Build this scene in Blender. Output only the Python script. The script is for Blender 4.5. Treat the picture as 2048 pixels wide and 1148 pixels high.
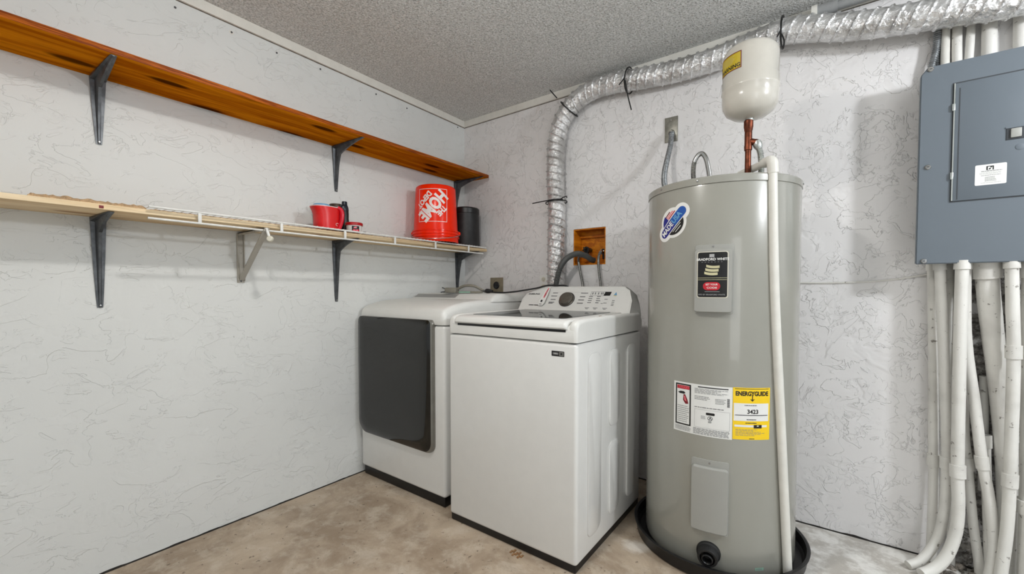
import bpy, bmesh, math, random
from mathutils import Vector, Matrix, noise

random.seed(7)
for o in list(bpy.data.objects):
    bpy.data.objects.remove(o)
scene = bpy.context.scene
COL = scene.collection
PI = math.pi

# ------------------------------------------------------------------ camera
cam_d = bpy.data.cameras.new('camera')
cam = bpy.data.objects.new('camera', cam_d)
COL.objects.link(cam)
cam.location = (2.262, -2.425, 1.12)
cam.rotation_euler = (PI / 2 - math.radians(1.7), 0, math.atan2(626, 842))
cam_d.sensor_width = 36.0
cam_d.lens = 842.0 / 2048.0 * 36.0
cam_d.shift_y = 29.0 / 2048.0
cam_d.clip_start = 0.02
scene.camera = cam

# ------------------------------------------------------------------ light
world = bpy.data.worlds.new('world')
scene.world = world
world.use_nodes = True
bg = world.node_tree.nodes['Background']
bg.inputs[0].default_value = (0.92, 0.97, 1.0, 1)
bg.inputs[1].default_value = 0.56


def lamp(name, loc, power, radius, color):
    d = bpy.data.lights.new(name, 'POINT')
    d.energy = power
    d.shadow_soft_size = radius
    d.color = color
    o = bpy.data.objects.new(name, d)
    o.location = loc
    COL.objects.link(o)
    return o


lamp('ceiling_lamp_light', (1.42, -1.80, 2.27), 14, 0.05, (1.0, 0.97, 0.93))
shade_d = bpy.data.lights.new('ceiling_lamp_shade_light', 'AREA')   # the same fixture's downward share
shade_d.shape = 'DISK'
shade_d.size = 0.12
shade_d.energy = 9
shade_d.color = (1.0, 0.97, 0.93)
shade_o = bpy.data.objects.new('ceiling_lamp_shade_light', shade_d)
shade_o.location = (1.42, -1.80, 2.25)
COL.objects.link(shade_o)
lamp('side_lamp_light', (3.8, -1.1, 2.03), 78, 0.08, (0.93, 0.96, 1.0))

fill_d = bpy.data.lights.new('rear_fill_light', 'AREA')  # added soft fill behind the camera, brightens the washer's right side
fill_d.shape = 'RECTANGLE'
fill_d.size, fill_d.size_y = 1.0, 2.0
fill_d.energy = 15
fill_d.color = (0.97, 0.985, 1.0)
fill_o = bpy.data.objects.new('rear_fill_light', fill_d)
fill_o.location = (4.2, -3.9, 1.25)
fill_o.rotation_euler = (Vector((1.5, -0.6, 0.9)) - Vector(fill_o.location)).to_track_quat('-Z', 'Y').to_euler()
COL.objects.link(fill_o)

vs = scene.view_settings
vs.view_transform = 'Standard'
vs.look = 'None'
vs.exposure = 0.0
vs.gamma = 1.0
vs.use_curve_mapping = False

# ------------------------------------------------------------------ materials


def s2l(c):
    return c / 12.92 if c <= 0.04045 else ((c + 0.055) / 1.055) ** 2.4


def rgb(r, g, b):
    return (s2l(r / 255), s2l(g / 255), s2l(b / 255), 1)


class NG:
    """small wrapper round a material's node tree"""

    def __init__(s, name):
        s.m = bpy.data.materials.new(name)
        s.m.use_nodes = True
        s.t = s.m.node_tree
        s.b = s.t.nodes['Principled BSDF']
        s.co = s.t.nodes.new('ShaderNodeTexCoord').outputs['Object']

    def n(s, typ, **kw):
        nd = s.t.nodes.new(typ)
        for k, v in kw.items():
            setattr(nd, k, v)
        return nd

    def put(s, sock, v):
        if hasattr(v, 'is_output'):
            s.t.links.new(v, sock)
        else:
            sock.default_value = v

    def math(s, op, a, b=0.0, c=0.0):
        nd = s.n('ShaderNodeMath', operation=op)
        s.put(nd.inputs[0], a)
        s.put(nd.inputs[1], b)
        s.put(nd.inputs[2], c)
        return nd.outputs[0]

    def vec(s, scale=(1, 1, 1), loc=(0, 0, 0)):
        nd = s.n('ShaderNodeMapping')
        s.t.links.new(s.co, nd.inputs[0])
        nd.inputs['Scale'].default_value = scale
        nd.inputs['Location'].default_value = loc
        return nd.outputs[0]

    def noise(s, scale, detail=3, rough=0.5, dist=0.0, vec=None):
        nd = s.n('ShaderNodeTexNoise')
        s.t.links.new(vec if vec is not None else s.co, nd.inputs['Vector'])
        nd.inputs['Scale'].default_value = scale
        nd.inputs['Detail'].default_value = detail
        nd.inputs['Roughness'].default_value = rough
        nd.inputs['Distortion'].default_value = dist
        return nd.outputs[0]

    def voro(s, scale, feature='F1', vec=None, dim='3D'):
        nd = s.n('ShaderNodeTexVoronoi', feature=feature, voronoi_dimensions=dim)
        s.t.links.new(vec if vec is not None else s.co, nd.inputs['Vector'])
        nd.inputs['Scale'].default_value = scale
        return nd.outputs['Distance']

    def step(s, v, a, b, lo=0.0, hi=1.0):
        nd = s.n('ShaderNodeMapRange', interpolation_type='SMOOTHSTEP')
        s.put(nd.inputs[0], v)
        for i, x in enumerate((a, b, lo, hi)):
            nd.inputs[1 + i].default_value = x
        return nd.outputs[0]

    def mix(s, f, a, b):
        nd = s.n('ShaderNodeMix', data_type='RGBA')
        s.put(nd.inputs[0], f)
        s.put(nd.inputs[6], a)
        s.put(nd.inputs[7], b)
        return nd.outputs[2]

    def sep(s):
        nd = s.n('ShaderNodeSeparateXYZ')
        s.t.links.new(s.co, nd.inputs[0])
        return nd.outputs

    def bump(s, h, dist=0.002, strength=1.0):
        nd = s.n('ShaderNodeBump')
        s.t.links.new(h, nd.inputs['Height'])
        nd.inputs['Distance'].default_value = dist
        nd.inputs['Strength'].default_value = strength
        s.t.links.new(nd.outputs[0], s.b.inputs['Normal'])

    def fin(s, color=None, rough=0.5, metal=0.0, coat=0.0, spec=0.5):
        if color is not None:
            s.put(s.b.inputs['Base Color'], color)
        s.put(s.b.inputs['Roughness'], rough)
        s.put(s.b.inputs['Metallic'], metal)
        s.b.inputs['Coat Weight'].default_value = coat
        s.b.inputs['Specular IOR Level'].default_value = spec
        return s.m


def plain(name, c, rough=0.5, metal=0.0, coat=0.0, var=0.06, vs_=18.0, bump=0.0, bs=120.0, spec=0.5):
    g = NG(name)
    base = rgb(*c)
    dark = tuple(x * (1 - var * 2) for x in base[:3]) + (1,)
    f = g.noise(vs_, 4, 0.6)
    col = g.mix(g.step(f, 0.35, 0.65), dark, base)
    if bump:
        g.bump(g.noise(bs, 3, 0.6), bump, 1.0)
    return g.fin(col, rough, metal, coat, spec)


def speckled(name, c, dirt, rough=0.5, amount=0.62, scale=30.0):
    g = NG(name)
    f = g.step(g.noise(scale, 5, 0.65), amount, amount + 0.05)
    f2 = g.step(g.noise(5.0, 3, 0.6), 0.45, 0.7, 0.0, 0.25)
    col = g.mix(g.math('MAXIMUM', g.math('MULTIPLY', f, 0.8), f2), rgb(*c), rgb(*dirt))
    g.bump(g.noise(60, 4, 0.6), 0.0015, 0.6)
    return g.fin(col, rough)


def plaster(name, c, vscale, amp, seed=0.0, scale=1.0, hole=False):
    """trowelled plaster: flat plateaus with thin curved ridges between"""
    g = NG(name)
    v = g.vec(vscale, (seed, seed, seed))
    n1 = g.noise(5.0 * scale, 5, 0.55, 0.9, v)
    n2 = g.noise(11.0 * scale, 4, 0.6, 0.5, v)
    n3 = g.noise(70.0, 3, 0.6)
    gate = g.step(g.noise(6.0, 3, 0.6, 0.4), 0.38, 0.54)
    gate2 = g.step(g.noise(7.0, 3, 0.6, 0.3, g.vec((1, 1, 1), (7, 3, 5))), 0.42, 0.56)
    plat = g.step(n1, 0.494, 0.507)
    plat2 = g.step(n2, 0.550, 0.568)
    h = g.math('ADD', g.math('MULTIPLY', g.math('MULTIPLY', plat, gate), 0.6), g.math('MULTIPLY', g.math('MULTIPLY', plat2, gate2), 0.4))
    h = g.math('ADD', h, g.math('MULTIPLY', n3, 0.14))
    h = g.math('ADD', h, g.math('MULTIPLY', g.noise(4.0, 2, 0.5), 0.8))
    tone = g.step(g.noise(1.3, 4, 0.6), 0.3, 0.7)
    base = rgb(*c)
    col = g.mix(tone, tuple(x * 0.95 for x in base[:3]) + (1,), base)
    spots = g.step(g.noise(30.0, 2, 0.5), 0.80, 0.815)
    col = g.mix(g.math('MULTIPLY', spots, 0.55), col, rgb(70, 68, 66))
    rough = 0.62
    if hole:   # bare grey cement where the plaster has broken away behind the conduits
        o = g.sep()
        mx = g.step(g.math('ADD', o[0], g.math('MULTIPLY', g.noise(9, 4, 0.6), 0.16)), 2.765, 2.785)
        mz = g.step(g.math('ADD', o[2], g.math('MULTIPLY', g.noise(7, 4, 0.6), 0.3)), 1.28, 1.32, 1.0, 0.0)
        k = g.math('MULTIPLY', mx, mz)
        k = g.math('MULTIPLY', k, g.step(g.noise(7.0, 5, 0.7), 0.40, 0.46))
        cem = g.mix(g.step(g.noise(30, 5, 0.7), 0.4, 0.62), rgb(92, 88, 84), rgb(188, 184, 178))
        col = g.mix(k, col, cem)
        mid = g.math('MULTIPLY', k, g.math('MULTIPLY', g.noise(45, 5, 0.75), 2.6))
        h = g.math('ADD', h, mid)
    g.bump(h, amp, 1.0)
    return g.fin(col, rough, 0, 0, 0.3)


M = {}
M['wall_l'] = plaster('white_trowelled_plaster', (221, 223, 221), (1.0, 0.75, 1.25), 0.0022, 3.0, 1.5)
M['wall_b'] = plaster('white_heavy_plaster', (232, 230, 229), (1.15, 1.0, 0.95), 0.0042, 11.0, 1.8, True)

g = NG('popcorn_ceiling')
p1 = g.voro(85)
p2 = g.noise(150, 4, 0.7)
h = g.math('ADD', g.step(p1, 0.0, 0.5, 1.0, 0.0), g.math('MULTIPLY', p2, 0.9))
g.bump(h, 0.0045, 1.0)
M['ceiling'] = g.fin(g.mix(g.step(g.noise(120, 3, 0.6), 0.35, 0.65), rgb(196, 197, 194), rgb(238, 239, 238)), 0.9, 0, 0, 0.2)

g = NG('stained_concrete')
o = g.sep()
f1 = g.step(g.noise(2.6, 6, 0.65, 0.6), 0.36, 0.66)
f2 = g.step(g.noise(9.0, 6, 0.7, 0.3), 0.45, 0.68)
f3 = g.step(g.noise(30.0, 4, 0.7), 0.615, 0.68)
c1 = g.mix(f1, rgb(152, 134, 114), rgb(190, 173, 152))
c1 = g.mix(g.math('MULTIPLY', f2, 0.55), c1, rgb(208, 197, 181))
c1 = g.mix(g.math('MULTIPLY', f3, 0.75), c1, rgb(88, 74, 62))
wob = g.math('MULTIPLY', g.noise(4.5, 5, 0.7), 0.5)
wx = g.step(g.math('ADD', o[0], wob), 2.22, 2.42)
pale = g.mix(g.step(g.noise(8, 6, 0.7), 0.4, 0.62), rgb(184, 179, 171), rgb(228, 226, 221))
c1 = g.mix(wx, c1, pale)
# chalky splash by the drain pan
dx = g.math('SUBTRACT', o[0], 1.62)
dy = g.math('SUBTRACT', o[1], -0.66)
rr = g.math('SQRT', g.math('ADD', g.math('MULTIPLY', dx, dx), g.math('MULTIPLY', dy, dy)))
rr = g.math('ADD', rr, g.math('MULTIPLY', g.noise(16, 5, 0.7), 0.12))
c1 = g.mix(g.math('MULTIPLY', g.step(rr, 0.075, 0.135, 1.0, 0.0), 0.8), c1, rgb(222, 214, 203))
hh = g.math('ADD', g.math('MULTIPLY', g.noise(12, 6, 0.7), 0.7), g.math('MULTIPLY', g.noise(90, 4, 0.6), 0.3))
g.bump(hh, 0.006, 0.7)
M['floor'] = g.fin(c1, 0.55, 0, 0, 0.4)


def wood(name, a, b, knot, rough, sc=1.0, spec=0.5):
    g = NG(name)
    v = g.vec((10 * sc, 0.9, 22 * sc))
    n1 = g.noise(1.3, 4, 0.5, 1.6, v)
    n2 = g.noise(5.0, 4, 0.6, 1.2, v)
    col = g.mix(g.step(n1, 0.36, 0.64), rgb(*a), rgb(*b))
    dk = tuple(x * 0.55 for x in rgb(*a)[:3]) + (1,)
    col = g.mix(g.math('MULTIPLY', g.step(n2, 0.54, 0.70), 0.4), col, dk)
    kv = g.voro(1.0, 'F1', g.vec((7.0, 2.2, 0.01), (0.35, 0.1, 0)), '2D')
    col = g.mix(g.math('MULTIPLY', g.step(kv, 0.09, 0.19, 1.0, 0.0), 0.85), col, rgb(*knot))
    g.bump(n2, 0.0006, 0.6)
    return g.fin(col, rough, 0, 0, spec)


M['cedar'] = wood('orange_stained_board', (170, 90, 9), (212, 130, 20), (48, 19, 4), 0.5, 1.0, 0.0)
g = NG('orange_board_edge_grain')
mp = g.n('ShaderNodeMapping')
g.t.links.new(g.co, mp.inputs[0])
mp.inputs['Rotation'].default_value = (math.radians(22), 0, 0)
mp.inputs['Scale'].default_value = (4, 9, 260)
en = g.noise(1.0, 3, 0.6, 0.5, mp.outputs[0])
M['cedar_edge'] = g.fin(g.mix(g.step(en, 0.42, 0.62), rgb(118, 52, 8), rgb(176, 92, 20)), 0.55, 0, 0, 0.15)
M['pine'] = wood('raw_pale_board', (222, 194, 152), (238, 217, 182), (160, 120, 80), 0.7, 1.0, 0.2)
M['boxwood'] = wood('amber_varnished_wood', (176, 94, 10), (216, 134, 22), (100, 46, 8), 0.4, 1.0, 0.3)

M['steel_dark'] = plain('dark_bracket_steel', (104, 107, 110), 0.42, 0.75, var=0.2, vs_=25)
M['bracket_grey'] = speckled('painted_bracket_metal', (176, 172, 162), (110, 96, 80), 0.5, 0.62, 60)
M['wire_white'] = plain('white_coated_wire', (226, 226, 222), 0.4)
M['carpet'] = plain('brown_carpet_pile', (226, 190, 146), 0.95, var=0.16, vs_=90, bump=0.006, bs=300)
M['enamel'] = plain('white_appliance_enamel', (226, 226, 223), 0.28, coat=0.3, var=0.01)
M['enamel_pl'] = plain('white_appliance_plastic', (222, 222, 218), 0.33, var=0.01)
M['black'] = plain('black_plastic', (14, 14, 15), 0.4, var=0.05)
M['black_rub'] = plain('black_rubber', (20, 20, 21), 0.6, var=0.1)
M['console_shade'] = plain('grey_console_shade', (150, 150, 148), 0.35, var=0.02)
M['silver'] = plain('satin_silver', (150, 148, 142), 0.3, 0.85, var=0.05)
M['chrome'] = plain('bright_metal', (190, 190, 188), 0.2, 1.0, var=0.05)
M['knob'] = plain('grey_knob_metal', (120, 116, 108), 0.3, 0.7, var=0.1, vs_=40)
M['ink'] = plain('grey_print', (132, 132, 132), 0.6)
M['ink_d'] = plain('dark_print', (40, 40, 44), 0.6)
M['ink_y'] = plain('faint_print', (176, 176, 176), 0.6)
M['paper'] = plain('white_paper', (232, 232, 228), 0.6, var=0.01)
M['paper_b'] = plain('cream_outline', (214, 210, 194), 0.5, var=0.01)
M['red'] = plain('red_print', (196, 26, 44), 0.5)
M['red_d'] = plain('dark_red_print', (120, 16, 24), 0.5)
M['pink'] = plain('pink_print', (238, 120, 130), 0.5)
M['blue'] = plain('blue_print', (24, 84, 170), 0.45)
M['navy'] = plain('navy_print', (30, 34, 130), 0.45)
M['yellow'] = plain('yellow_label', (246, 206, 14), 0.5, var=0.01)
M['olive'] = plain('yellow_warning_label', (204, 178, 22), 0.5, var=0.03)
M['gold'] = plain('pale_gold_print', (206, 200, 160), 0.5)
M['lblack'] = plain('black_label', (22, 21, 20), 0.35, var=0.1)
M['green'] = plain('pale_green_label', (146, 186, 166), 0.5)
M['tank'] = plain('grey_tank_enamel', (152, 151, 142), 0.27, coat=0.5, var=0.012, vs_=4)
M['tank_lid'] = plain('grey_cover_plastic', (160, 160, 154), 0.4, var=0.01)
M['cream'] = plain('cream_tank_paint', (206, 202, 192), 0.22, coat=0.4, var=0.02)
M['copper'] = plain('aged_copper', (126, 70, 50), 0.45, 0.85, var=0.3, vs_=40)
M['brass'] = plain('pale_fitting_metal', (196, 200, 196), 0.3, 0.8)
M['pvc'] = plain('white_pvc', (226, 224, 216), 0.38, var=0.03)
M['flexgrey'] = plain('galvanised_flex', (150, 154, 156), 0.4, 0.6, var=0.2, vs_=60)
M['emt'] = plain('grey_painted_conduit', (150, 152, 152), 0.5, var=0.06)
M['plate'] = plain('weathered_steel_plate', (158, 156, 146), 0.4, 0.7, var=0.15, vs_=30)
M['brassplate'] = plain('tan_outlet_plate', (150, 140, 118), 0.45, 0.3, var=0.12, vs_=60)
M['panel'] = plain('blue_grey_panel_enamel', (102, 111, 119), 0.42, var=0.01, vs_=3)
M['panel_d'] = plain('panel_shadow_gap', (58, 62, 66), 0.6)
M['conduit'] = speckled('white_painted_conduit', (224, 222, 216), (104, 96, 86), 0.5, 0.635, 40)
M['hose'] = plain('dark_drain_hose', (84, 86, 84), 0.5, var=0.06)
M['braid'] = plain('braided_hose_steel', (150, 150, 146), 0.35, 0.8, var=0.25, vs_=200)
M['cordgrey'] = plain('grey_appliance_cord', (128, 124, 112), 0.5, var=0.05)
M['bucket'] = plain('orange_red_bucket_plastic', (246, 42, 2), 0.22, var=0.02, spec=0.25)
M['bucket_ink'] = plain('white_bucket_print', (238, 228, 224), 0.4, var=0.02)
M['basket'] = plain('black_bin_plastic', (30, 30, 31), 0.5, var=0.3, vs_=25)
M['jug'] = plain('red_jug_plastic', (212, 22, 24), 0.35, var=0.03)
M['jug_hi'] = plain('glossy_crimson_plastic', (206, 14, 40), 0.2, var=0.03)
M['pinkrim'] = plain('pale_pink_rim', (238, 206, 204), 0.4, var=0.02)
M['lightblue'] = plain('light_blue_cup', (112, 168, 206), 0.4, var=0.06)
M['brownlid'] = plain('dark_brown_lid', (62, 40, 24), 0.5, var=0.1)
M['navyplastic'] = plain('navy_black_plastic', (16, 24, 38), 0.35, var=0.1)
M['lidred'] = plain('dark_red_lid', (176, 18, 22), 0.35, var=0.03)
M['tan'] = plain('brown_cardboard', (150, 112, 74), 0.8, var=0.1)
M['rubble'] = plain('broken_plaster', (168, 160, 150), 0.9, var=0.35, vs_=40, bump=0.01, bs=80)
M['crack_shade'] = plain('crack_shadow_under_trim', (120, 112, 100), 0.9, var=0.3, vs_=30)
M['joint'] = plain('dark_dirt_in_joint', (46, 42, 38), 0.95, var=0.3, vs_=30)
M['trim'] = plain('white_painted_trim', (226, 224, 216), 0.5, var=0.03)

g = NG('smoked_door_glass')
M['doorglass'] = g.fin(g.mix(g.step(g.noise(3, 4, 0.6), 0.3, 0.7), rgb(18, 18, 16), rgb(25, 24, 21)), 0.10, 0, 0.2, 0.5)
g = NG('grey_lid_glass')
M['lidglass'] = g.fin(g.mix(g.step(g.noise(2, 3, 0.5), 0.3, 0.7), rgb(92, 94, 96), rgb(100, 102, 104)), 0.05, 1.0, 0.0, 0.5)
g.b.inputs['Specular Tint'].default_value = (0.42, 0.43, 0.44, 1)

g = NG('crinkled_foil')
n1 = g.noise(60, 4, 0.65, 1.2)
n2 = g.voro(42)
h = g.math('ADD', g.math('MULTIPLY', n1, 0.8), g.math('MULTIPLY', n2, 0.9))
g.bump(h, 0.0065, 1.0)
M['foil'] = g.fin(g.mix(g.step(g.noise(14, 4, 0.6), 0.35, 0.6), rgb(206, 205, 203), rgb(240, 240, 240)), 0.22, 0.88)

# ------------------------------------------------------------------ mesh helpers


def tag(o, label, cat, group=None):
    o['label'] = label
    o['category'] = cat
    if group:
        o['group'] = group
    return o


def thing(name, loc, label, cat, group=None):
    o = bpy.data.objects.new(name, None)
    o.empty_display_size = 0.05
    o.location = loc
    COL.objects.link(o)
    return tag(o, label, cat, group)


def origin(parent):
    v = Vector((0, 0, 0))
    while parent is not None:
        v += parent.location
        parent = parent.parent
    return v


def obj(name, bm, mats, parent=None, smooth=35, loc=None):
    """bm in world coordinates -> one linked mesh object"""
    if not isinstance(mats, (list, tuple)):
        mats = [mats]
    if loc is None:
        loc = Vector((0, 0, 0))
    off = origin(parent) + Vector(loc)
    bmesh.ops.translate(bm, verts=bm.verts, vec=-off)
    me = bpy.data.meshes.new(name)
    bm.to_mesh(me)
    bm.free()
    for m in mats:
        me.materials.append(m)
    if smooth:
        me.shade_smooth()
        me.set_sharp_from_angle(angle=math.radians(smooth))
    o = bpy.data.objects.new(name, me)
    COL.objects.link(o)
    o.location = loc
    if parent is not None:
        o.parent = parent
    return o


def solo(name, bm, mats, base, label, cat, group=None, smooth=35):
    return tag(obj(name, bm, mats, None, smooth, base), label, cat, group)


def struct(name, bm, mat, smooth=0):
    o = obj(name, bm, mat, None, smooth)
    o['kind'] = 'structure'
    return o


def box(bm, x0, y0, z0, x1, y1, z1, bev=0.0, seg=2, mi=0):
    r = bmesh.ops.create_cube(bm, size=1.0)
    vs_ = r['verts']
    bmesh.ops.scale(bm, verts=vs_, vec=(x1 - x0, y1 - y0, z1 - z0))
    bmesh.ops.translate(bm, verts=vs_, vec=((x0 + x1) / 2, (y0 + y1) / 2, (z0 + z1) / 2))
    fs = set(f for v in vs_ for f in v.link_faces)
    for f in fs:
        f.material_index = mi
    if bev:
        es = list(set(e for v in vs_ for e in v.link_edges))
        r2 = bmesh.ops.bevel(bm, geom=es, offset=bev, segments=seg, profile=0.5, affect='EDGES')
        for f in r2['faces']:
            f.material_index = mi
    return bm


def B(*a, **k):
    return box(bmesh.new(), *a, **k)


def rot_about(bm, verts, axis, ang, cent):
    bmesh.ops.rotate(bm, verts=verts, cent=cent, matrix=Matrix.Rotation(ang, 3, axis))


def cr(pts, n=8):
    """Catmull-Rom through points"""
    P = [Vector(p) for p in pts]
    if len(P) < 3:
        return [P[0].lerp(P[1], i / n) for i in range(n + 1)]
    E = [P[0] * 2 - P[1]] + P + [P[-1] * 2 - P[-2]]
    out = []
    for i in range(1, len(E) - 2):
        a, b, c, d = E[i - 1], E[i], E[i + 1], E[i + 2]
        for k in range(n):
            t = k / n
            out.append(0.5 * ((2 * b) + (c - a) * t + (2 * a - 5 * b + 4 * c - d) * t * t + (3 * b - a - 3 * c + d) * t ** 3))
    out.append(P[-1].copy())
    return out


def resample(path, step):
    out = [path[0].copy()]
    acc = 0.0
    for a, b in zip(path, path[1:]):
        L = (b - a).length
        if L < 1e-9:
            continue
        d = step - acc
        while d <= L:
            out.append(a.lerp(b, d / L))
            d += step
        acc = L - (d - step)
    if (out[-1] - path[-1]).length > step * 0.3:
        out.append(path[-1].copy())
    return out


def tube(bm, path, r, seg=12, cap=True, mi=0):
    """sweep a circle; r may be a number or a function (arc length, angle)"""
    path = [Vector(p) for p in path]
    T = []
    for i in range(len(path)):
        a = path[max(i - 1, 0)]
        b = path[min(i + 1, len(path) - 1)]
        T.append((b - a).normalized())
    up = Vector((0, 0, 1)) if abs(T[0].z) < 0.9 else Vector((1, 0, 0))
    N = (up - T[0] * up.dot(T[0])).normalized()
    rings = []
    s = 0.0
    for i, p in enumerate(path):
        if i:
            s += (p - path[i - 1]).length
            N = (N - T[i] * N.dot(T[i])).normalized()
        Bn = T[i].cross(N)
        ring = []
        for k in range(seg):
            a = 2 * PI * k / seg
            rr = r(s, a) if callable(r) else r
            ring.append(bm.verts.new(p + (N * math.cos(a) + Bn * math.sin(a)) * rr))
        rings.append(ring)
    for A, C_ in zip(rings, rings[1:]):
        for k in range(seg):
            f = bm.faces.new((A[k], A[(k + 1) % seg], C_[(k + 1) % seg], C_[k]))
            f.material_index = mi
    if cap:
        f = bm.faces.new(rings[0][::-1])
        f.material_index = mi
        f = bm.faces.new(rings[-1])
        f.material_index = mi
    return bm


def lathe(bm, prof, c, seg=48, mi=0, axis=None, close=False):
    """prof: list of (r, z) from bottom to top round point c"""
    c = Vector(c)
    rings = []
    first = len(bm.verts)
    new = []
    for r, z in prof:
        if r < 1e-6:
            v = bm.verts.new(c + Vector((0, 0, z)))
            rings.append([v])
            new.append(v)
        else:
            ring = [bm.verts.new(c + Vector((r * math.cos(2 * PI * k / seg), r * math.sin(2 * PI * k / seg), z))) for k in range(seg)]
            rings.append(ring)
            new += ring
    pairs = list(zip(rings, rings[1:]))
    if close:
        pairs.append((rings[-1], rings[0]))
    for A, C_ in pairs:
        for k in range(seg):
            k2 = (k + 1) % seg
            if len(A) == 1 and len(C_) == 1:
                continue
            if len(A) == 1:
                f = bm.faces.new((A[0], C_[k2], C_[k]))
            elif len(C_) == 1:
                f = bm.faces.new((A[k], A[k2], C_[0]))
            else:
                f = bm.faces.new((A[k], A[k2], C_[k2], C_[k]))
            f.material_index = mi
    if axis is not None:
        q = Vector((0, 0, 1)).rotation_difference(Vector(axis).normalized())
        bmesh.ops.rotate(bm, verts=new, cent=c, matrix=q.to_matrix())
    return bm


def extrude_x(bm, prof, x0, x1, rnd=0.02, zc=0.0, n=6, mi=0, shape=None):
    """loft a (y,z) profile along x, the ends rounded: near an end every height above zc is pulled down/in"""
    xs = []
    for i in range(n + 1):
        a = i / n * PI / 2
        xs.append((x0 + rnd * (1 - math.sin(a)), 1 - math.cos(a)))
    xs = xs[::-1]
    seq = [(x, c) for x, c in reversed(sorted([(x, c) for x, c in xs], key=lambda t: -t[0]))]
    L = sorted([(x, c) for x, c in xs])
    Rr = [(x0 + x1 - x, c) for x, c in reversed(L)]
    secs = L + Rr
    yc = sum(p[0] for p in prof) / len(prof)
    rings = []
    for x, c in secs:
        pull = rnd * c
        ring = []
        for (y, z) in prof:
            zz = z - pull * min(1.0, max(0.0, (z - zc) / (rnd * 1.2)))
            yy = y + (pull * 0.6 if y < yc else -pull * 0.6)
            if shape:
                yy, zz = shape(x, y, z, pull)
            ring.append(bm.verts.new((x, yy, zz)))
        rings.append(ring)
    m = len(prof)
    for A, C_ in zip(rings, rings[1:]):
        for k in range(m):
            f = bm.faces.new((A[k], A[(k + 1) % m], C_[(k + 1) % m], C_[k]))
            f.material_index = mi
    f = bm.faces.new(rings[0][::-1])
    f.material_index = mi
    f = bm.faces.new(rings[-1])
    f.material_index = mi
    bmesh.ops.recalc_face_normals(bm, faces=bm.faces)
    return bm


def rrpts(u0, v0, u1, v1, r, n=6):
    """rounded rectangle outline; r one radius or four (bl, br, tr, tl)"""
    if not isinstance(r, (tuple, list)):
        r = (r,) * 4
    out = []
    for (cx, cy, rad, a0) in ((u0 + r[0], v0 + r[0], r[0], PI), (u1 - r[1], v0 + r[1], r[1], 1.5 * PI),
                              (u1 - r[2], v1 - r[2], r[2], 0), (u0 + r[3], v1 - r[3], r[3], 0.5 * PI)):
        for i in range(n + 1):
            a = a0 + i / n * PI / 2
            out.append((cx + rad * math.cos(a), cy + rad * math.sin(a)))
    return out


def prism(bm, pts, d0, d1, fn, mi=0, inset=0.0):
    """solid from outline pts (u,v) between depths d0 and d1; fn(u,v,d) -> point; inset shrinks the d1 end"""
    cu = sum(p[0] for p in pts) / len(pts)
    cv = sum(p[1] for p in pts) / len(pts)
    A = [bm.verts.new(fn(u, v, d0)) for u, v in pts]
    mid = None
    if inset:
        mid = [bm.verts.new(fn(u, v, d0 + (d1 - d0) * 0.55)) for u, v in pts]

        def ins(u, v):
            du, dv = u - cu, v - cv
            L = math.hypot(du, dv)
            k = max(0.0, (L - inset) / L)
            return cu + du * k, cv + dv * k
        Bv = [bm.verts.new(fn(*ins(u, v), d1)) for u, v in pts]
    else:
        Bv = [bm.verts.new(fn(u, v, d1)) for u, v in pts]
    n = len(pts)
    loops = [A, mid, Bv] if mid else [A, Bv]
    for P_, Q_ in zip(loops, loops[1:]):
        for k in range(n):
            f = bm.faces.new((P_[k], P_[(k + 1) % n], Q_[(k + 1) % n], Q_[k]))
            f.material_index = mi
    f = bm.faces.new(A[::-1])
    f.material_index = mi
    f = bm.faces.new(Bv)
    f.material_index = mi
    bmesh.ops.recalc_face_normals(bm, faces=bm.faces)
    return bm


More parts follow.
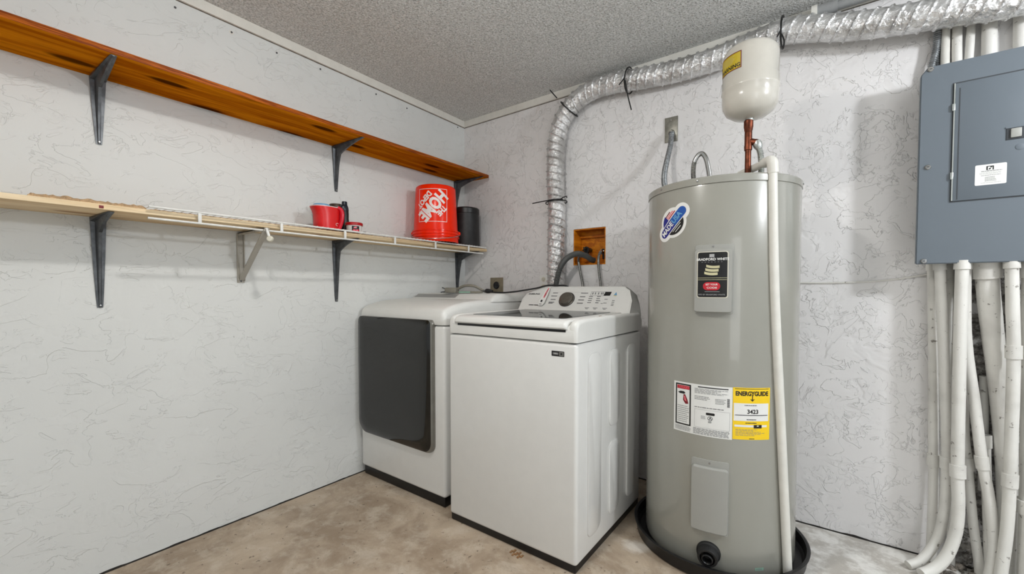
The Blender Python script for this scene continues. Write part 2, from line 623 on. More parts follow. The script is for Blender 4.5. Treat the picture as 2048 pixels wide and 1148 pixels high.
class Decal:
    """flat printed matter in (u,v), laid on a surface by a mapping fn(u, v, lift)"""

    def __init__(s):
        s.bm = bmesh.new()
        s.mats = []

    def mi(s, m):
        if m not in s.mats:
            s.mats.append(m)
        return s.mats.index(m)

    def poly(s, pts, mat, h=1):
        vs_ = [s.bm.verts.new((u, v, h * 0.0004)) for u, v in pts]
        f = s.bm.faces.new(vs_)
        f.material_index = s.mi(mat)
        return s

    def rect(s, u0, v0, u1, v1, mat, h=1):
        return s.poly([(u0, v0), (u1, v0), (u1, v1), (u0, v1)], mat, h)

    def rrect(s, u0, v0, u1, v1, r, mat, h=1):
        return s.poly(rrpts(u0, v0, u1, v1, r), mat, h)

    def ell(s, u, v, a, b, mat, h=1, rot=0, n=28):
        return s.poly([(u + a * math.cos(t) * math.cos(rot) - b * math.sin(t) * math.sin(rot),
                        v + a * math.cos(t) * math.sin(rot) + b * math.sin(t) * math.cos(rot))
                       for t in [2 * PI * i / n for i in range(n)]], mat, h)

    def frame(s, u0, v0, u1, v1, w, mat, h=1):
        s.rect(u0, v0, u1, v0 + w, mat, h)
        s.rect(u0, v1 - w, u1, v1, mat, h)
        s.rect(u0, v0 + w, u0 + w, v1 - w, mat, h)
        s.rect(u1 - w, v0 + w, u1, v1 - w, mat, h)
        return s

    def lines(s, u0, v0, u1, v1, n, mat, h=1, fill=0.45, ragged=0.25, words=True):
        """rows of tiny unreadable print"""
        p = (v1 - v0) / n
        for i in range(n):
            v = v1 - (i + 1) * p + p * (1 - fill) / 2
            u = u0
            end = u1 - random.random() * ragged * (u1 - u0)
            while u < end:
                w = (u1 - u0) * (random.uniform(0.05, 0.16) if words else 2)
                e = min(u + w, end)
                s.rect(u, v, e, v + p * fill, mat, h)
                u = e + (u1 - u0) * 0.018
        return s

    def text(s, txt, u, v, size, mat, h=2, rot=0.0, sx=1.0, bold=0.0):
        cu = bpy.data.curves.new('t', 'FONT')
        cu.body = txt
        cu.size = 1.0
        cu.align_x = 'CENTER'
        cu.align_y = 'CENTER'
        cu.offset = bold
        cu.resolution_u = 3
        ob = bpy.data.objects.new('t', cu)
        COL.objects.link(ob)
        dg = bpy.context.evaluated_depsgraph_get()
        dg.update()
        me = bpy.data.meshes.new_from_object(ob.evaluated_get(dg))
        idx = s.mi(mat)
        ca, sa = math.cos(rot), math.sin(rot)
        vmap = []
        for vt in me.vertices:
            x, y = vt.co.x * size * sx, vt.co.y * size
            vmap.append(s.bm.verts.new((u + x * ca - y * sa, v + x * sa + y * ca, h * 0.0004)))
        for p in me.polygons:
            try:
                f = s.bm.faces.new([vmap[i] for i in p.vertices])
                f.material_index = idx
            except ValueError:
                pass
        bpy.data.objects.remove(ob)
        bpy.data.meshes.remove(me)
        bpy.data.curves.remove(cu)
        return s

    def build(s, name, parent, fn, du=0.0):
        bm = s.bm
        if du:
            us = [v.co.x for v in bm.verts]
            u = min(us) + du
            while u < max(us):
                bmesh.ops.bisect_plane(bm, geom=bm.verts[:] + bm.edges[:] + bm.faces[:], plane_co=(u, 0, 0), plane_no=(1, 0, 0), dist=1e-7)
                u += du
        for v in bm.verts:
            v.co = fn(v.co.x, v.co.y, v.co.z)
        return obj(name, bm, s.mats, parent, 0)


def on_cyl(c, R, z0=0.0, a0=-PI / 2):
    """u = arc length from angle a0 (to the right seen from outside), v = height"""
    def fn(u, v, h):
        a = a0 + u / R
        return Vector((c[0] + (R + h) * math.cos(a), c[1] + (R + h) * math.sin(a), z0 + v))
    return fn


def face_y(y):
    return lambda u, v, d: Vector((u, y - d, v))


def corr(r, pitch, amp):
    return lambda s, a: r + amp * math.sin(2 * PI * s / pitch)


# ------------------------------------------------------------------ setting
H = 2.41
struct('floor', B(-0.15, -7.0, -0.12, 8.0, 0.15, 0.0), M['floor'])
struct('ceiling', B(-0.15, -4.2, H, 4.6, 0.15, H + 0.1), M['ceiling'])
struct('wall_left', B(-0.12, -4.2, 0, 0, 0.12, H), M['wall_l'])
bm = bmesh.new()
HX0, HX1, HZ0, HZ1 = 0.953, 1.175, 1.272, 1.503
box(bm, 0, 0, 0, HX0, 0.14, H)
box(bm, HX1, 0, 0, 4.6, 0.14, H)
box(bm, HX0, 0, 0, HX1, 0.14, HZ0)
box(bm, HX0, 0, HZ1, HX1, 0.14, H)
struct('wall_back', bm, M['wall_b'])
struct('trim_1', B(0, -4.2, H - 0.046, 0.012, -0.0, H, bev=0.002), M['trim'])
struct('trim_2', B(0.012, -0.013, H - 0.046, 4.6, 0, H, bev=0.002), M['trim'])
bm = B(0, -4.2, H - 0.0495, 0.002, 0, H - 0.0455)  # thin strip, the crack's shadow line under the trim put in as colour
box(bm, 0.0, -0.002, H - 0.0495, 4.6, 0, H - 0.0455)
struct('trim_shadow_line', bm, M['crack_shade'])
# dirty broken joint where the walls meet the slab
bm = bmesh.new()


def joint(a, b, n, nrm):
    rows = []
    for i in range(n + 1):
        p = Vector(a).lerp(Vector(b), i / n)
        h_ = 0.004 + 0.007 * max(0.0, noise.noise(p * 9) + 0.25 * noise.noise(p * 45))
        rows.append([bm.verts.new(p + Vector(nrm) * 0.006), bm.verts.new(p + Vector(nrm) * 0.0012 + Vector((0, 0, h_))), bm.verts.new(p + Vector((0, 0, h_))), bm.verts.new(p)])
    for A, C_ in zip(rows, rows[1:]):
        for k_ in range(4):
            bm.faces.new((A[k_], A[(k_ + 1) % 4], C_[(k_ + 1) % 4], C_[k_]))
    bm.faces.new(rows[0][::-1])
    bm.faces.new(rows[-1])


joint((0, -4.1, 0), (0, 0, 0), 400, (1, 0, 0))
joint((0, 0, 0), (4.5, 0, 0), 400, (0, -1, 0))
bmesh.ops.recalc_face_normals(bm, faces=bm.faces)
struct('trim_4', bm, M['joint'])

# ------------------------------------------------------------------ shelves
ZU, ZL = 1.932, 1.396
bm = B(0.0, -2.95, ZU, 0.274, -0.035, ZU + 0.021, bev=0.002)
for f in bm.faces:
    f.normal_update()
    if f.normal.x > 0.6:
        f.material_index = 1
solo('wooden_shelf', bm, [M['cedar'], M['cedar_edge']], (0.137, -1.5, ZU),
     'upper wall shelf, one long orange stained board with dark knots', 'shelf')
t = thing('wooden_shelf', (0.125, -1.5, ZL), 'lower wall shelf, one long raw pale board under the white wire rails', 'shelf')
obj('board', B(0.0, -2.95, ZL, 0.25, -0.03, ZL + 0.018, bev=0.0015), M['pine'], t)
obj('paint_spot', B(0.2495, -2.103, ZL + 0.003, 0.2515, -2.091, ZL + 0.013, bev=0.001), M['red_d'], t)


def shag(y0, y1, x0, x1, z0, z1):
    bm = bmesh.new()
    nx, ny = 14, int((y1 - y0) / 0.008)
    grid = []
    for j in range(ny + 1):
        row = []
        for i in range(nx + 1):
            e = 1.0 if 0 < i < nx and 0 < j < ny else 0.35
            x = x0 + (x1 - x0) * i / nx
            y = y0 + (y1 - y0) * j / ny
            z = z0 + (z1 - z0) * e * (0.6 + 0.75 * abs(noise.noise(Vector((x * 90, y * 90, 1)))))
            row.append(bm.verts.new((x + 0.004 * noise.noise(Vector((x * 60, y * 70, 5))), y, z)))
        grid.append(row)
    for j in range(ny):
        for i in range(nx):
            bm.faces.new((grid[j][i], grid[j][i + 1], grid[j + 1][i + 1], grid[j + 1][i]))
    rim = [grid[0][i] for i in range(nx + 1)] + [grid[j][nx] for j in range(1, ny + 1)] + \
          [grid[ny][i] for i in range(nx - 1, -1, -1)] + [grid[j][0] for j in range(ny - 1, 0, -1)]
    low = [bm.verts.new((v.co.x, v.co.y, z0)) for v in rim]
    for k in range(len(rim)):
        k2 = (k + 1) % len(rim)
        bm.faces.new((low[k], low[k2], rim[k2], rim[k]))
    bm.faces.new(low[::-1])
    bmesh.ops.recalc_face_normals(bm, faces=bm.faces)
    return bm


solo('carpet_strip', shag(-2.264, -1.975, 0.02, 0.244, ZL + 0.018, ZL + 0.034), M['carpet'], (0.13, -2.12, ZL + 0.018),
     'short curled strip of brown carpet at the left end of the lower shelf', 'carpet')
solo('carpet_strip', shag(-1.965, -0.04, 0.015, 0.250, ZL + 0.018, ZL + 0.0240), M['carpet'], (0.13, -1.0, ZL + 0.018),
     'long flat brown carpet remnant lying under the white wire shelf', 'carpet')

t = thing('wire_shelf', (0.14, -1.03, ZL + 0.024), 'white coated wire shelf lying along the lower board, its lip hanging in front', 'wire shelf')
zt = ZL + 0.0268
obj('top_rail', tube(bmesh.new(), [(0.272, -1.975, zt), (0.272, -0.065, zt - 0.004)], 0.0042, 10), M['wire_white'], t)
obj('bottom_rail', tube(bmesh.new(), [(0.272, -1.978, ZL - 0.016), (0.272, -0.10, ZL - 0.021)], 0.0042, 10), M['wire_white'], t)
obj('back_rail', tube(bmesh.new(), [(0.012, -1.975, zt), (0.012, -0.065, zt)], 0.003, 8), M['wire_white'], t)
for y in (-1.818, -1.505, -1.189, -0.875, -0.561, -0.252):
    obj('lip_wire', B(0.2685, y - 0.006, ZL - 0.018, 0.2745, y + 0.006, zt + 0.001, bev=0.001), M['wire_white'], t)
for i in range(70):
    y = -1.965 + i * (1.89 / 69)
    obj('cross_wire', tube(bmesh.new(), [(0.012, y, zt + 0.003), (0.272, y, zt + 0.003)], 0.0013, 6), M['wire_white'], t)


def pressed_bracket(y, zs, drop, reach, label):
    t = thing('shelf_bracket', (0.0, y, zs - drop), label, 'shelf bracket')
    bm = bmesh.new()
    n = 28
    P_, Q_, W_ = [], [], []
    for i in range(n + 1):
        s = i / n
        if s < 0.5:
            k = s / 0.5
            p = Vector((0.002, 0, zs - drop + drop * k))
        else:
            k = (s - 0.5) / 0.5
            p = Vector((0.002 + reach * k, 0, zs - 0.002))
        c = abs(s - 0.5) * 2
        b0, b1, b2 = Vector((0.011, 0, zs - drop)), Vector((0.028, 0, zs - 0.028)), Vector((reach, 0, zs - 0.010))
        q = b0 * (1 - s) ** 2 + b1 * 2 * s * (1 - s) + b2 * s * s
        q = q.lerp(p + (b1 - Vector((0.002, 0, zs - 0.002))) * 0.9 * (1 - c), 0.55)
        P_.append(p)
        Q_.append(q)
        W_.append(0.0085 + 0.0145 * (1 - c) ** 0.8)
    rows = []
    for p, q, w in zip(P_, Q_, W_):
        d = q - p
        rows.append([bm.verts.new(p + Vector((0, -w, 0))), bm.verts.new(p + Vector((0, -w, 0)) + d * 0.25), bm.verts.new(p + Vector((0, -w * 0.45, 0)) + d * 0.3),
                     bm.verts.new(q + Vector((0, -w * 0.22, 0))), bm.verts.new(q + Vector((0, w * 0.22, 0))),
                     bm.verts.new(p + Vector((0, w * 0.45, 0)) + d * 0.3), bm.verts.new(p + Vector((0, w, 0)) + d * 0.25), bm.verts.new(p + Vector((0, w, 0)))])
    m = 8
    for A, C_ in zip(rows, rows[1:]):
        for k in range(m):
            bm.faces.new((A[k], A[(k + 1) % m], C_[(k + 1) % m], C_[k]))
    bm.faces.new(rows[0][::-1])
    bm.faces.new(rows[-1])
    bmesh.ops.recalc_face_normals(bm, faces=bm.faces)
    for v in bm.verts:
        v.co.y += y
    obj('bracket_arm', bm, M['steel_dark'], t, 25)
    for dy, dz in ((-0.015, drop * 0.22), (0.015, drop * 0.22), (0, drop - 0.008)):
        obj('screw', lathe(bmesh.new(), [(0, 0.0035), (0.003, 0.003), (0.004, 0.0), (0.004, -0.004)][::-1], (0.0085 if dy == 0 else 0.006, y + dy, zs - dz), 10, axis=(1, 0, 0)), M['chrome'], t)
    return t


for y, lab in ((-2.058, 'dark steel bracket under the orange upper shelf, the one nearest the camera at the left'),
               (-1.076, 'dark steel bracket at the middle of the orange upper shelf'),
               (-0.098, 'dark steel bracket at the corner end of the orange upper shelf, behind the bucket')):
    pressed_bracket(y, ZU, 0.254, 0.268, lab)
for y, lab in ((-2.068, 'dark steel bracket under the pale lower shelf, nearest the camera at the left'),
               (-1.082, 'dark steel bracket under the pale lower shelf, below the red jug'),
               (-0.088, 'dark steel bracket under the pale lower shelf, above the dryer cord')):
    pressed_bracket(y, ZL, 0.348, 0.225, lab)

# angled white bracket for the wire shelf
yb = -1.575
t = thing('shelf_bracket', (0, yb, 1.15), 'pale grey triangular bracket with diagonal brace under the lower shelf', 'shelf bracket')
bm = B(0, yb - 0.016, 1.150, 0.004, yb + 0.016, 1.386, bev=0.001)
box(bm, 0, yb - 0.016, 1.158, 0.014, yb - 0.012, 1.386, bev=0.001)
box(bm, 0, yb + 0.012, 1.158, 0.014, yb + 0.016, 1.386, bev=0.001)
obj('upright', bm, M['bracket_grey'], t)
bm = B(0, yb - 0.012, 1.384, 0.285, yb + 0.012, 1.388)
box(bm, 0, yb - 0.012, 1.374, 0.285, yb - 0.009, 1.388)
obj('top_arm', bm, M['bracket_grey'], t)
bm = B(-0.0025, yb - 0.011, 0, 0.0025, yb + 0.011, 0.345, bev=0.001)
box(bm, -0.009, yb - 0.011, 0, 0.0, yb - 0.008, 0.345, bev=0.001)
rot_about(bm, bm.verts[:], 'Y', math.atan2(0.268, 0.214), (0, yb, 0))
bmesh.ops.translate(bm, verts=bm.verts, vec=(0.014, 0, 1.165))
obj('brace', bm, M['bracket_grey'], t)
bm = tube(bmesh.new(), cr([(0.283, yb, 1.386), (0.292, yb, 1.372), (0.297, yb + 0.004, 1.352)], 5), 0.006, 10)
obj('rail_clip', bm, M['wire_white'], t)
bm = bmesh.new()
lathe(bm, [(0, -0.012), (0.010, -0.011), (0.0135, -0.006), (0.0135, 0.006), (0.010, 0.011), (0, 0.012)], (0.302, yb + 0.006, 1.340), 20, axis=(0.7, -0.6, 0))
obj('end_knob', bm, M['paper_b'], t)
obj('screw', lathe(bmesh.new(), [(0.004, -0.003), (0.004, 0.001), (0, 0.003)], (0.005, yb, 1.158), 10, axis=(1, 0, 0)), M['steel_dark'], t)

for yy, zz, lab in ((-1.808, 2.328, 'dark nail in the left wall, nearest the camera, above the orange shelf'),
                    (-1.594, 2.326, 'pale screw head in the left wall, between the two dark nails under the trim'),
                    (-1.391, 2.321, 'dark nail in the left wall just right of the pale screw head'),
                    (-1.160, 2.335, 'dark nail in the left wall above the middle bracket of the orange shelf'),
                    (-0.800, 2.330, 'dark nail in the left wall just right of the one above the middle bracket'),
                    (-0.560, 2.325, 'dark nail in the left wall above the bucket end of the orange shelf'),
                    (-0.076, 2.346, 'dark nail in the left wall close to the ceiling corner')):
    pale = 'pale' in lab[:5]
    bm = lathe(bmesh.new(), [(0.0035, -0.004), (0.0045, 0.001), (0.003, 0.003), (0, 0.0035)], (0.002, yy, zz), 12, axis=(1, 0, 0))
    if pale:
        lathe(bm, [(0.010, -0.003), (0.009, 0.0005), (0.004, 0.0007)], (0.0005, yy, zz), 14, mi=1, axis=(1, 0, 0))
    solo('wall_nail', bm, [M['steel_dark'], M['trim']], (0.0, yy, zz), lab, 'nail', 'nails in the left wall')

# ------------------------------------------------------------------ things on the lower shelf
ZS = ZL + 0.0300 + 0.0012      # the wire deck


def zdeck():
    return ZS


# bucket, upside down
bc = (0.162, -0.455)
t = thing('bucket', (bc[0], bc[1], ZS), 'big orange-red plastic bucket standing upside down on the lower shelf', 'bucket')
hb = 0.366
RB0, RB1 = 0.149, 0.131


def rb(z):
    return RB0 + (RB1 - RB0) * (z / hb)


prof = [(0.138, 0.0), (0.148, 0.0), (0.149, 0.002), (0.149, 0.028), (0.155, 0.030), (0.1555, 0.037), (0.151, 0.039), (0.151, 0.046), (0.157, 0.048),
        (0.1575, 0.056), (0.151, 0.058), (0.151, 0.066), (0.1555, 0.068), (0.1555, 0.075), (rb(0.08), 0.078), (rb(0.2), 0.2), (rb(0.352), 0.352), (RB1 - 0.003, 0.361), (RB1 - 0.010, 0.3655), (RB1 - 0.016, 0.362), (0, 0.361)]
obj('body', lathe(bmesh.new(), prof, (bc[0], bc[1], ZS), 72), M['bucket'], t, 40)
ca = math.atan2(-2.425 - bc[1], 2.262 - bc[0]) - math.radians(9)
d = Decal()
S = 0.096
w = 0.0032
d.frame(-S, 0.122, S, 0.122 + 2 * S + 0.020, w, M['bucket_ink'])
cv = 0.122 + S + 0.010
k = PI / 4 + 0.05
ru = PI + k


def diag(p, q):
    return (p * math.cos(k) - q * math.sin(k), cv + p * math.sin(k) + q * math.cos(k))


d.text('HOME', *diag(0, 0.0), 0.112, M['bucket_ink'], 2, ru, 0.70, 0.045)
d.text('DEPOT', *diag(-0.010, 0.066), 0.048, M['bucket_ink'], 2, ru, 0.82, 0.045)
d.text('THE', *diag(0.014, -0.066), 0.048, M['bucket_ink'], 2, ru, 0.82, 0.045)


def fnb(u, v, h):
    R = rb(v)
    a = ca + u / R
    return Vector((bc[0] + (R + h + 0.0004) * math.cos(a), bc[1] + (R + h + 0.0004) * math.sin(a), ZS + v))


d.build('printed_logo', t, fnb, 0.006)
pts = []
for i in range(33):
    a = ca - PI / 2 + PI * i / 32
    pts.append((bc[0] + 0.1605 * math.cos(a), bc[1] + 0.1605 * math.sin(a), ZS + 0.060 - 0.047 * math.sin(PI * i / 32) ** 0.8))
obj('wire_handle', tube(bmesh.new(), pts, 0.0022, 8), M['chrome'], t)
for s in (-1, 1):
    a = ca + s * PI / 2
    obj('handle_ear', lathe(bmesh.new(), [(0.012, -0.006), (0.012, 0.003), (0.007, 0.007), (0, 0.007)], (bc[0] + 0.157 * math.cos(a), bc[1] + 0.157 * math.sin(a), ZS + 0.062), 16,
                            axis=(math.cos(a), math.sin(a), 0)), M['bucket'], t)

# black bin
kc = (0.152, -0.150)
t = thing('wastebasket', (kc[0], kc[1], ZS), 'black plastic bin standing upside down behind the orange bucket', 'bin')
obj('body', lathe(bmesh.new(), [(0.094, 0), (0.104, 0), (0.105, 0.006), (0.101, 0.012), (0.096, 0.20), (0.0955, 0.235)], (kc[0], kc[1], ZS), 48), M['basket'], t)
obj('base_band', lathe(bmesh.new(), [(0.0955, 0.233), (0.0985, 0.235), (0.0975, 0.268), (0.090, 0.276), (0, 0.276)], (kc[0], kc[1], ZS), 48), M['black'], t)


def oval(cx, cy, rx, ry, rot, z, n=36, pw=2.0):
    out = []
    for i in range(n):
        a = 2 * PI * i / n
        c, s = math.cos(a), math.sin(a)
        x = rx * math.copysign(abs(c) ** (2 / pw), c)
        y = ry * math.copysign(abs(s) ** (2 / pw), s)
        out.append(Vector((cx + x * math.cos(rot) - y * math.sin(rot), cy + x * math.sin(rot) + y * math.cos(rot), z)))
    return out


def loft(bm, rings, cap=True, mi=0):
    R = [[bm.verts.new(p) for p in r] for r in rings]
    n = len(R[0])
    for A, C_ in zip(R, R[1:]):
        for k in range(n):
            f = bm.faces.new((A[k], A[(k + 1) % n], C_[(k + 1) % n], C_[k]))
            f.material_index = mi
    if cap:
        bm.faces.new(R[0][::-1]).material_index = mi
        bm.faces.new(R[-1]).material_index = mi
    return bm


# red jug: long axis roughly along the shelf
jx, jy = 0.172, -1.226
t = thing('jug', (jx, jy, ZS), 'red plastic jug with flared lip and side handle on the lower shelf', 'jug')
rings = []
for z, w0, w1, dx in ((0.0, -0.064, 0.046, 0), (0.004, -0.068, 0.050, 0), (0.04, -0.068, 0.052, 0), (0.075, -0.070, 0.056, 0), (0.095, -0.077, 0.058, 0), (0.105, -0.083, 0.060, 0), (0.110, -0.086, 0.061, 0), (0.114, -0.086, 0.061, 0)):
    rings.append(oval(jx, jy + (w0 + w1) / 2, (w1 - w0) / 2, 0.055, PI / 2, ZS + z, 40, 2.5))
for z, w0, w1 in ((0.113, -0.083, 0.058), (0.095, -0.075, 0.055), (0.02, -0.06, 0.045)):
    rings.append(oval(jx, jy + (w0 + w1) / 2, (w1 - w0) / 2, 0.050, PI / 2, ZS + z, 40, 2.5))
obj('body', loft(bmesh.new(), rings), M['jug'], t, 50)
hp = cr([(jx + 0.040, jy + 0.030, ZS + 0.116), (jx + 0.046, jy + 0.046, ZS + 0.106), (jx + 0.048, jy + 0.051, ZS + 0.082), (jx + 0.046, jy + 0.048, ZS + 0.045), (jx + 0.040, jy + 0.038, ZS + 0.006)], 8)
bm = tube(bmesh.new(), hp, 0.011, 12)
for v in bm.verts:
    v.co.x = jx + 0.042 + (v.co.x - jx - 0.042) * 1.3
obj('handle', bm, M['jug_hi'], t, 60)
rim = [p + Vector((0, 0, 0)) for p in oval(jx, jy - 0.0125, 0.0740, 0.055, PI / 2, ZS + 0.1145, 40, 2.5)]
obj('rim', tube(bmesh.new(), rim + [rim[0], rim[1]], 0.0022, 6, False), M['pinkrim'], t)
bm = tube(bmesh.new(), [(jx + 0.056, jy + 0.020 + 0.007 * math.cos(a), ZS + 0.026 + 0.007 * math.sin(a)) for a in [0.6 + i * 0.35 for i in range(13)]], 0.0013, 6)
obj('embossed_ring', bm, M['pinkrim'], t)

t = thing('cup', (0.080, -1.207, ZS), 'light blue cup standing behind the red jug, only its top showing', 'cup')
cc = (0.080, -1.207, ZS)
obj('body', lathe(bmesh.new(), [(0, 0), (0.032, 0), (0.0395, 0.128), (0.040, 0.132), (0.038, 0.132), (0.030, 0.006)], cc, 36), M['paper'], t)
obj('rim', lathe(bmesh.new(), [(0.0395, 0.129), (0.042, 0.131), (0.042, 0.144), (0.039, 0.147), (0, 0.147)], cc, 36), M['lightblue'], t)
cc = (0.072, -1.118, ZS)
t = thing('jar', (cc[0], cc[1], ZS), 'pale jar with a dark brown lid standing behind the red jug', 'jar')
obj('body', lathe(bmesh.new(), [(0, 0), (0.030, 0), (0.034, 0.006), (0.034, 0.140), (0.030, 0.146)], cc, 36), M['paper_b'], t)
obj('lid', lathe(bmesh.new(), [(0.032, 0.144), (0.0365, 0.146), (0.0365, 0.158), (0.034, 0.162), (0, 0.163)], cc, 36), M['brownlid'], t)

bx, by = 0.128, -1.093
t = thing('squeeze_bottle', (bx, by, ZS), 'black squeeze bottle with bent neck beside the red jug', 'bottle')
rings = []
for z, rx, ry, dy in ((0, 0.030, 0.024, 0.004), (0.004, 0.034, 0.027, 0.004), (0.02, 0.033, 0.026, 0.002), (0.045, 0.022, 0.02, -0.004), (0.08, 0.019, 0.018, -0.006), (0.105, 0.020, 0.018, -0.006), (0.125, 0.022, 0.02, -0.010)):
    rings.append(oval(bx, by + dy, rx, ry, PI / 2, ZS + z, 28))
obj('body', loft(bmesh.new(), rings), M['black'], t, 50)
rings = []
for z, rx, ry, dy in ((0.124, 0.024, 0.021, -0.010), (0.14, 0.026, 0.021, -0.014), (0.152, 0.020, 0.017, -0.012), (0.156, 0.015, 0.014, -0.009), (0.172, 0.0145, 0.013, -0.009), (0.174, 0.012, 0.011, -0.009)):
    rings.append(oval(bx, by + dy, rx, ry, PI / 2, ZS + z, 28))
obj('cap', loft(bmesh.new(), rings), M['navyplastic'], t, 40)

tc = (0.188, -1.084, ZS)
t = thing('tub', tc, 'small white tub with red lid and dark label on the lower shelf', 'tub')
obj('body', lathe(bmesh.new(), [(0, 0), (0.036, 0), (0.038, 0.003), (0.041, 0.037), (0.042, 0.040)], tc, 40), M['paper'], t)
obj('lid', lathe(bmesh.new(), [(0.042, 0.037), (0.0455, 0.038), (0.0465, 0.050), (0.044, 0.053), (0, 0.0525)], tc, 40), M['lidred'], t)
d = Decal()
d.rect(-0.020, 0.003, 0.020, 0.033, M['lblack'])
d.poly([(-0.020, 0.004), (-0.012, 0.017), (0.002, 0.012), (0.012, 0.018), (0.020, 0.010), (0.020, 0.004)], M['red'], 2)
d.poly([(-0.014, 0.006), (-0.008, 0.012), (0.000, 0.008), (0.008, 0.014), (0.014, 0.007)], M['pink'], 3)
d.ell(-0.002, 0.025, 0.009, 0.004, M['pink'], 2, 0.2)
a_c = math.atan2(-2.425 - tc[1], 2.262 - tc[0])
d.build('label', t, lambda u, v, h: Vector((tc[0] + (0.0405 + h) * math.cos(a_c + 0.22 + u / 0.041), tc[1] + (0.0405 + h) * math.sin(a_c + 0.22 + u / 0.041), ZS + v)), 0.005)
tcp = (0.200, -1.026, ZS)
solo('bottle_cap', lathe(bmesh.new(), [(0, 0), (0.011, 0), (0.012, 0.002), (0.012, 0.008), (0.010, 0.010), (0, 0.010)], tcp, 20), M['brownlid'], tcp,
     'small dark cap lying beside the white tub', 'cap')

# ------------------------------------------------------------------ dryer
DX0, DX1, DYF, DYB = 0.018, 0.735, -0.94, -0.2
t = thing('dryer', ((DX0 + DX1) / 2, (DYF + DYB) / 2, 0), 'white front-loading clothes dryer with a dark glass door, in the corner', 'dryer')
obj('base', B(DX0 + 0.012, DYF + 0.012, 0.0, DX1 - 0.012, DYB, 0.058, bev=0.008), M['black'], t)
obj('cabinet', B(DX0, DYF, 0.052, DX1, DYB, 0.934, bev=0.018, seg=4), M['enamel'], t)
prof = [(DYF - 0.001, 0.937), (DYF - 0.003, 0.945), (DYF - 0.003, 0.975), (DYF + 0.002, 0.998), (DYF + 0.016, 1.014), (DYF + 0.045, 1.026), (DYF + 0.08, 1.037), (DYF + 0.14, 1.047), (DYF + 0.22, 1.054), (DYF + 0.30, 1.058), (DYF + 0.40, 1.060), (DYB, 1.060), (DYB, 0.937)]
obj('top_panel', extrude_x(bmesh.new(), prof, DX0 - 0.001, DX1 + 0.001, 0.035, 0.975, 7), M['enamel_pl'], t, 40)
prof = [(-0.575, 1.045), (-0.560, 1.060), (-0.545, 1.068), (-0.515, 1.086), (-0.495, 1.091), (-0.46, 1.093), (DYB - 0.01, 1.093), (DYB, 1.083), (DYB, 1.045)]
obj('console', extrude_x(bmesh.new(), prof, DX0, DX1 + 0.003, 0.030, 1.045, 6), M['enamel_pl'], t, 40)
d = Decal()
d.poly([(DX0 + 0.03, 0.004), (0.43, 0.004), (0.43, 0.052), (DX0 + 0.03, 0.052)], M['console_shade'])  # shade on the console's front face, laid on as grey colour
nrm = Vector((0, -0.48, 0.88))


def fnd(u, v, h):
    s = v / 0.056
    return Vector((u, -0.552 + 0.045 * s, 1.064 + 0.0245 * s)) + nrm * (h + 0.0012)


d.build('console_shade_strip', t, fnd)
# door: dark glass with a silver edge, bulging a little
do = rrpts(0.028, 0.268, 0.668, 0.962, (0.075, 0.05, 0.022, 0.030), 8)
bm = prism(bmesh.new(), do, -0.004, 0.016, lambda u, v, dd: Vector((u, DYF - dd, v)), 0, 0.004)
obj('door_frame', bm, M['silver'], t)
di = rrpts(0.022, 0.272, 0.650, 0.960, (0.075, 0.055, 0.022, 0.032), 10)
bm = bmesh.new()
cu_, cv_ = 0.336, 0.616
NL = 7
rings = []
for j in range(NL + 1):
    s = 1 - (j / NL) ** 1.6 * 0.985
    b = (1 - s * s)
    rings.append([Vector((cu_ + (u - cu_) * s, DYF - (0.016 + 0.012 * min(1, (1 - s) * 16) + 0.004 * b), cv_ + (v - cv_) * s)) for u, v in di])
rings.insert(0, [Vector((u, DYF - 0.010, v)) for u, v in di])
loft(bm, rings)
bmesh.ops.recalc_face_normals(bm, faces=bm.faces)
obj('door', bm, M['doorglass'], t, 50)

# dryer's own cord lying on it
cz = 1.0945
t = thing('power_cord', (0.36, -0.47, cz), 'coiled grey dryer cord with a large plug lying on top of the dryer', 'cord')
bm = B(0.312, -0.530, cz + 0.001, 0.392, -0.470, cz + 0.034, bev=0.009, seg=3)
rot_about(bm, bm.verts[:], 'Z', 0.35, (0.345, -0.5, cz))
obj('plug', bm, M['cordgrey'], t)
for k_, (dy, dz) in enumerate(((-0.012, 0.020), (0.002, 0.006), (-0.022, 0.006))):
    bm = B(0.275, -0.500 + dy - 0.001, cz + dz, 0.325, -0.500 + dy + 0.0012, cz + dz + 0.007)
    rot_about(bm, bm.verts[:], 'Y', 0.25 if k_ == 0 else -0.12, (0.32, -0.5, cz + dz))
    obj('prong', bm, M['steel_dark'], t)
cp = cr([(0.368, -0.490, cz + 0.012), (0.395, -0.478, cz + 0.030), (0.44, -0.47, cz + 0.046), (0.50, -0.455, cz + 0.044), (0.545, -0.43, cz + 0.020), (0.56, -0.40, cz + 0.0075), (0.55, -0.36, cz + 0.0075)], 8)
bm = tube(bmesh.new(), cp, 0.0085, 10)
obj('cord', bm, M['cordgrey'], t)
bm = B(0.385, -0.492, cz + 0.0005, 0.575, -0.462, cz + 0.012, bev=0.004, seg=2)
rot_about(bm, bm.verts[:], 'Z', 0.12, (0.48, -0.48, cz))
obj('strain_sleeve', bm, M['cordgrey'], t)
bm = B(0.415, -0.4945, cz + 0.002, 0.50, -0.493, cz + 0.010)
rot_about(bm, bm.verts[:], 'Z', 0.12, (0.48, -0.48, cz))
obj('label', bm, M['green'], t)

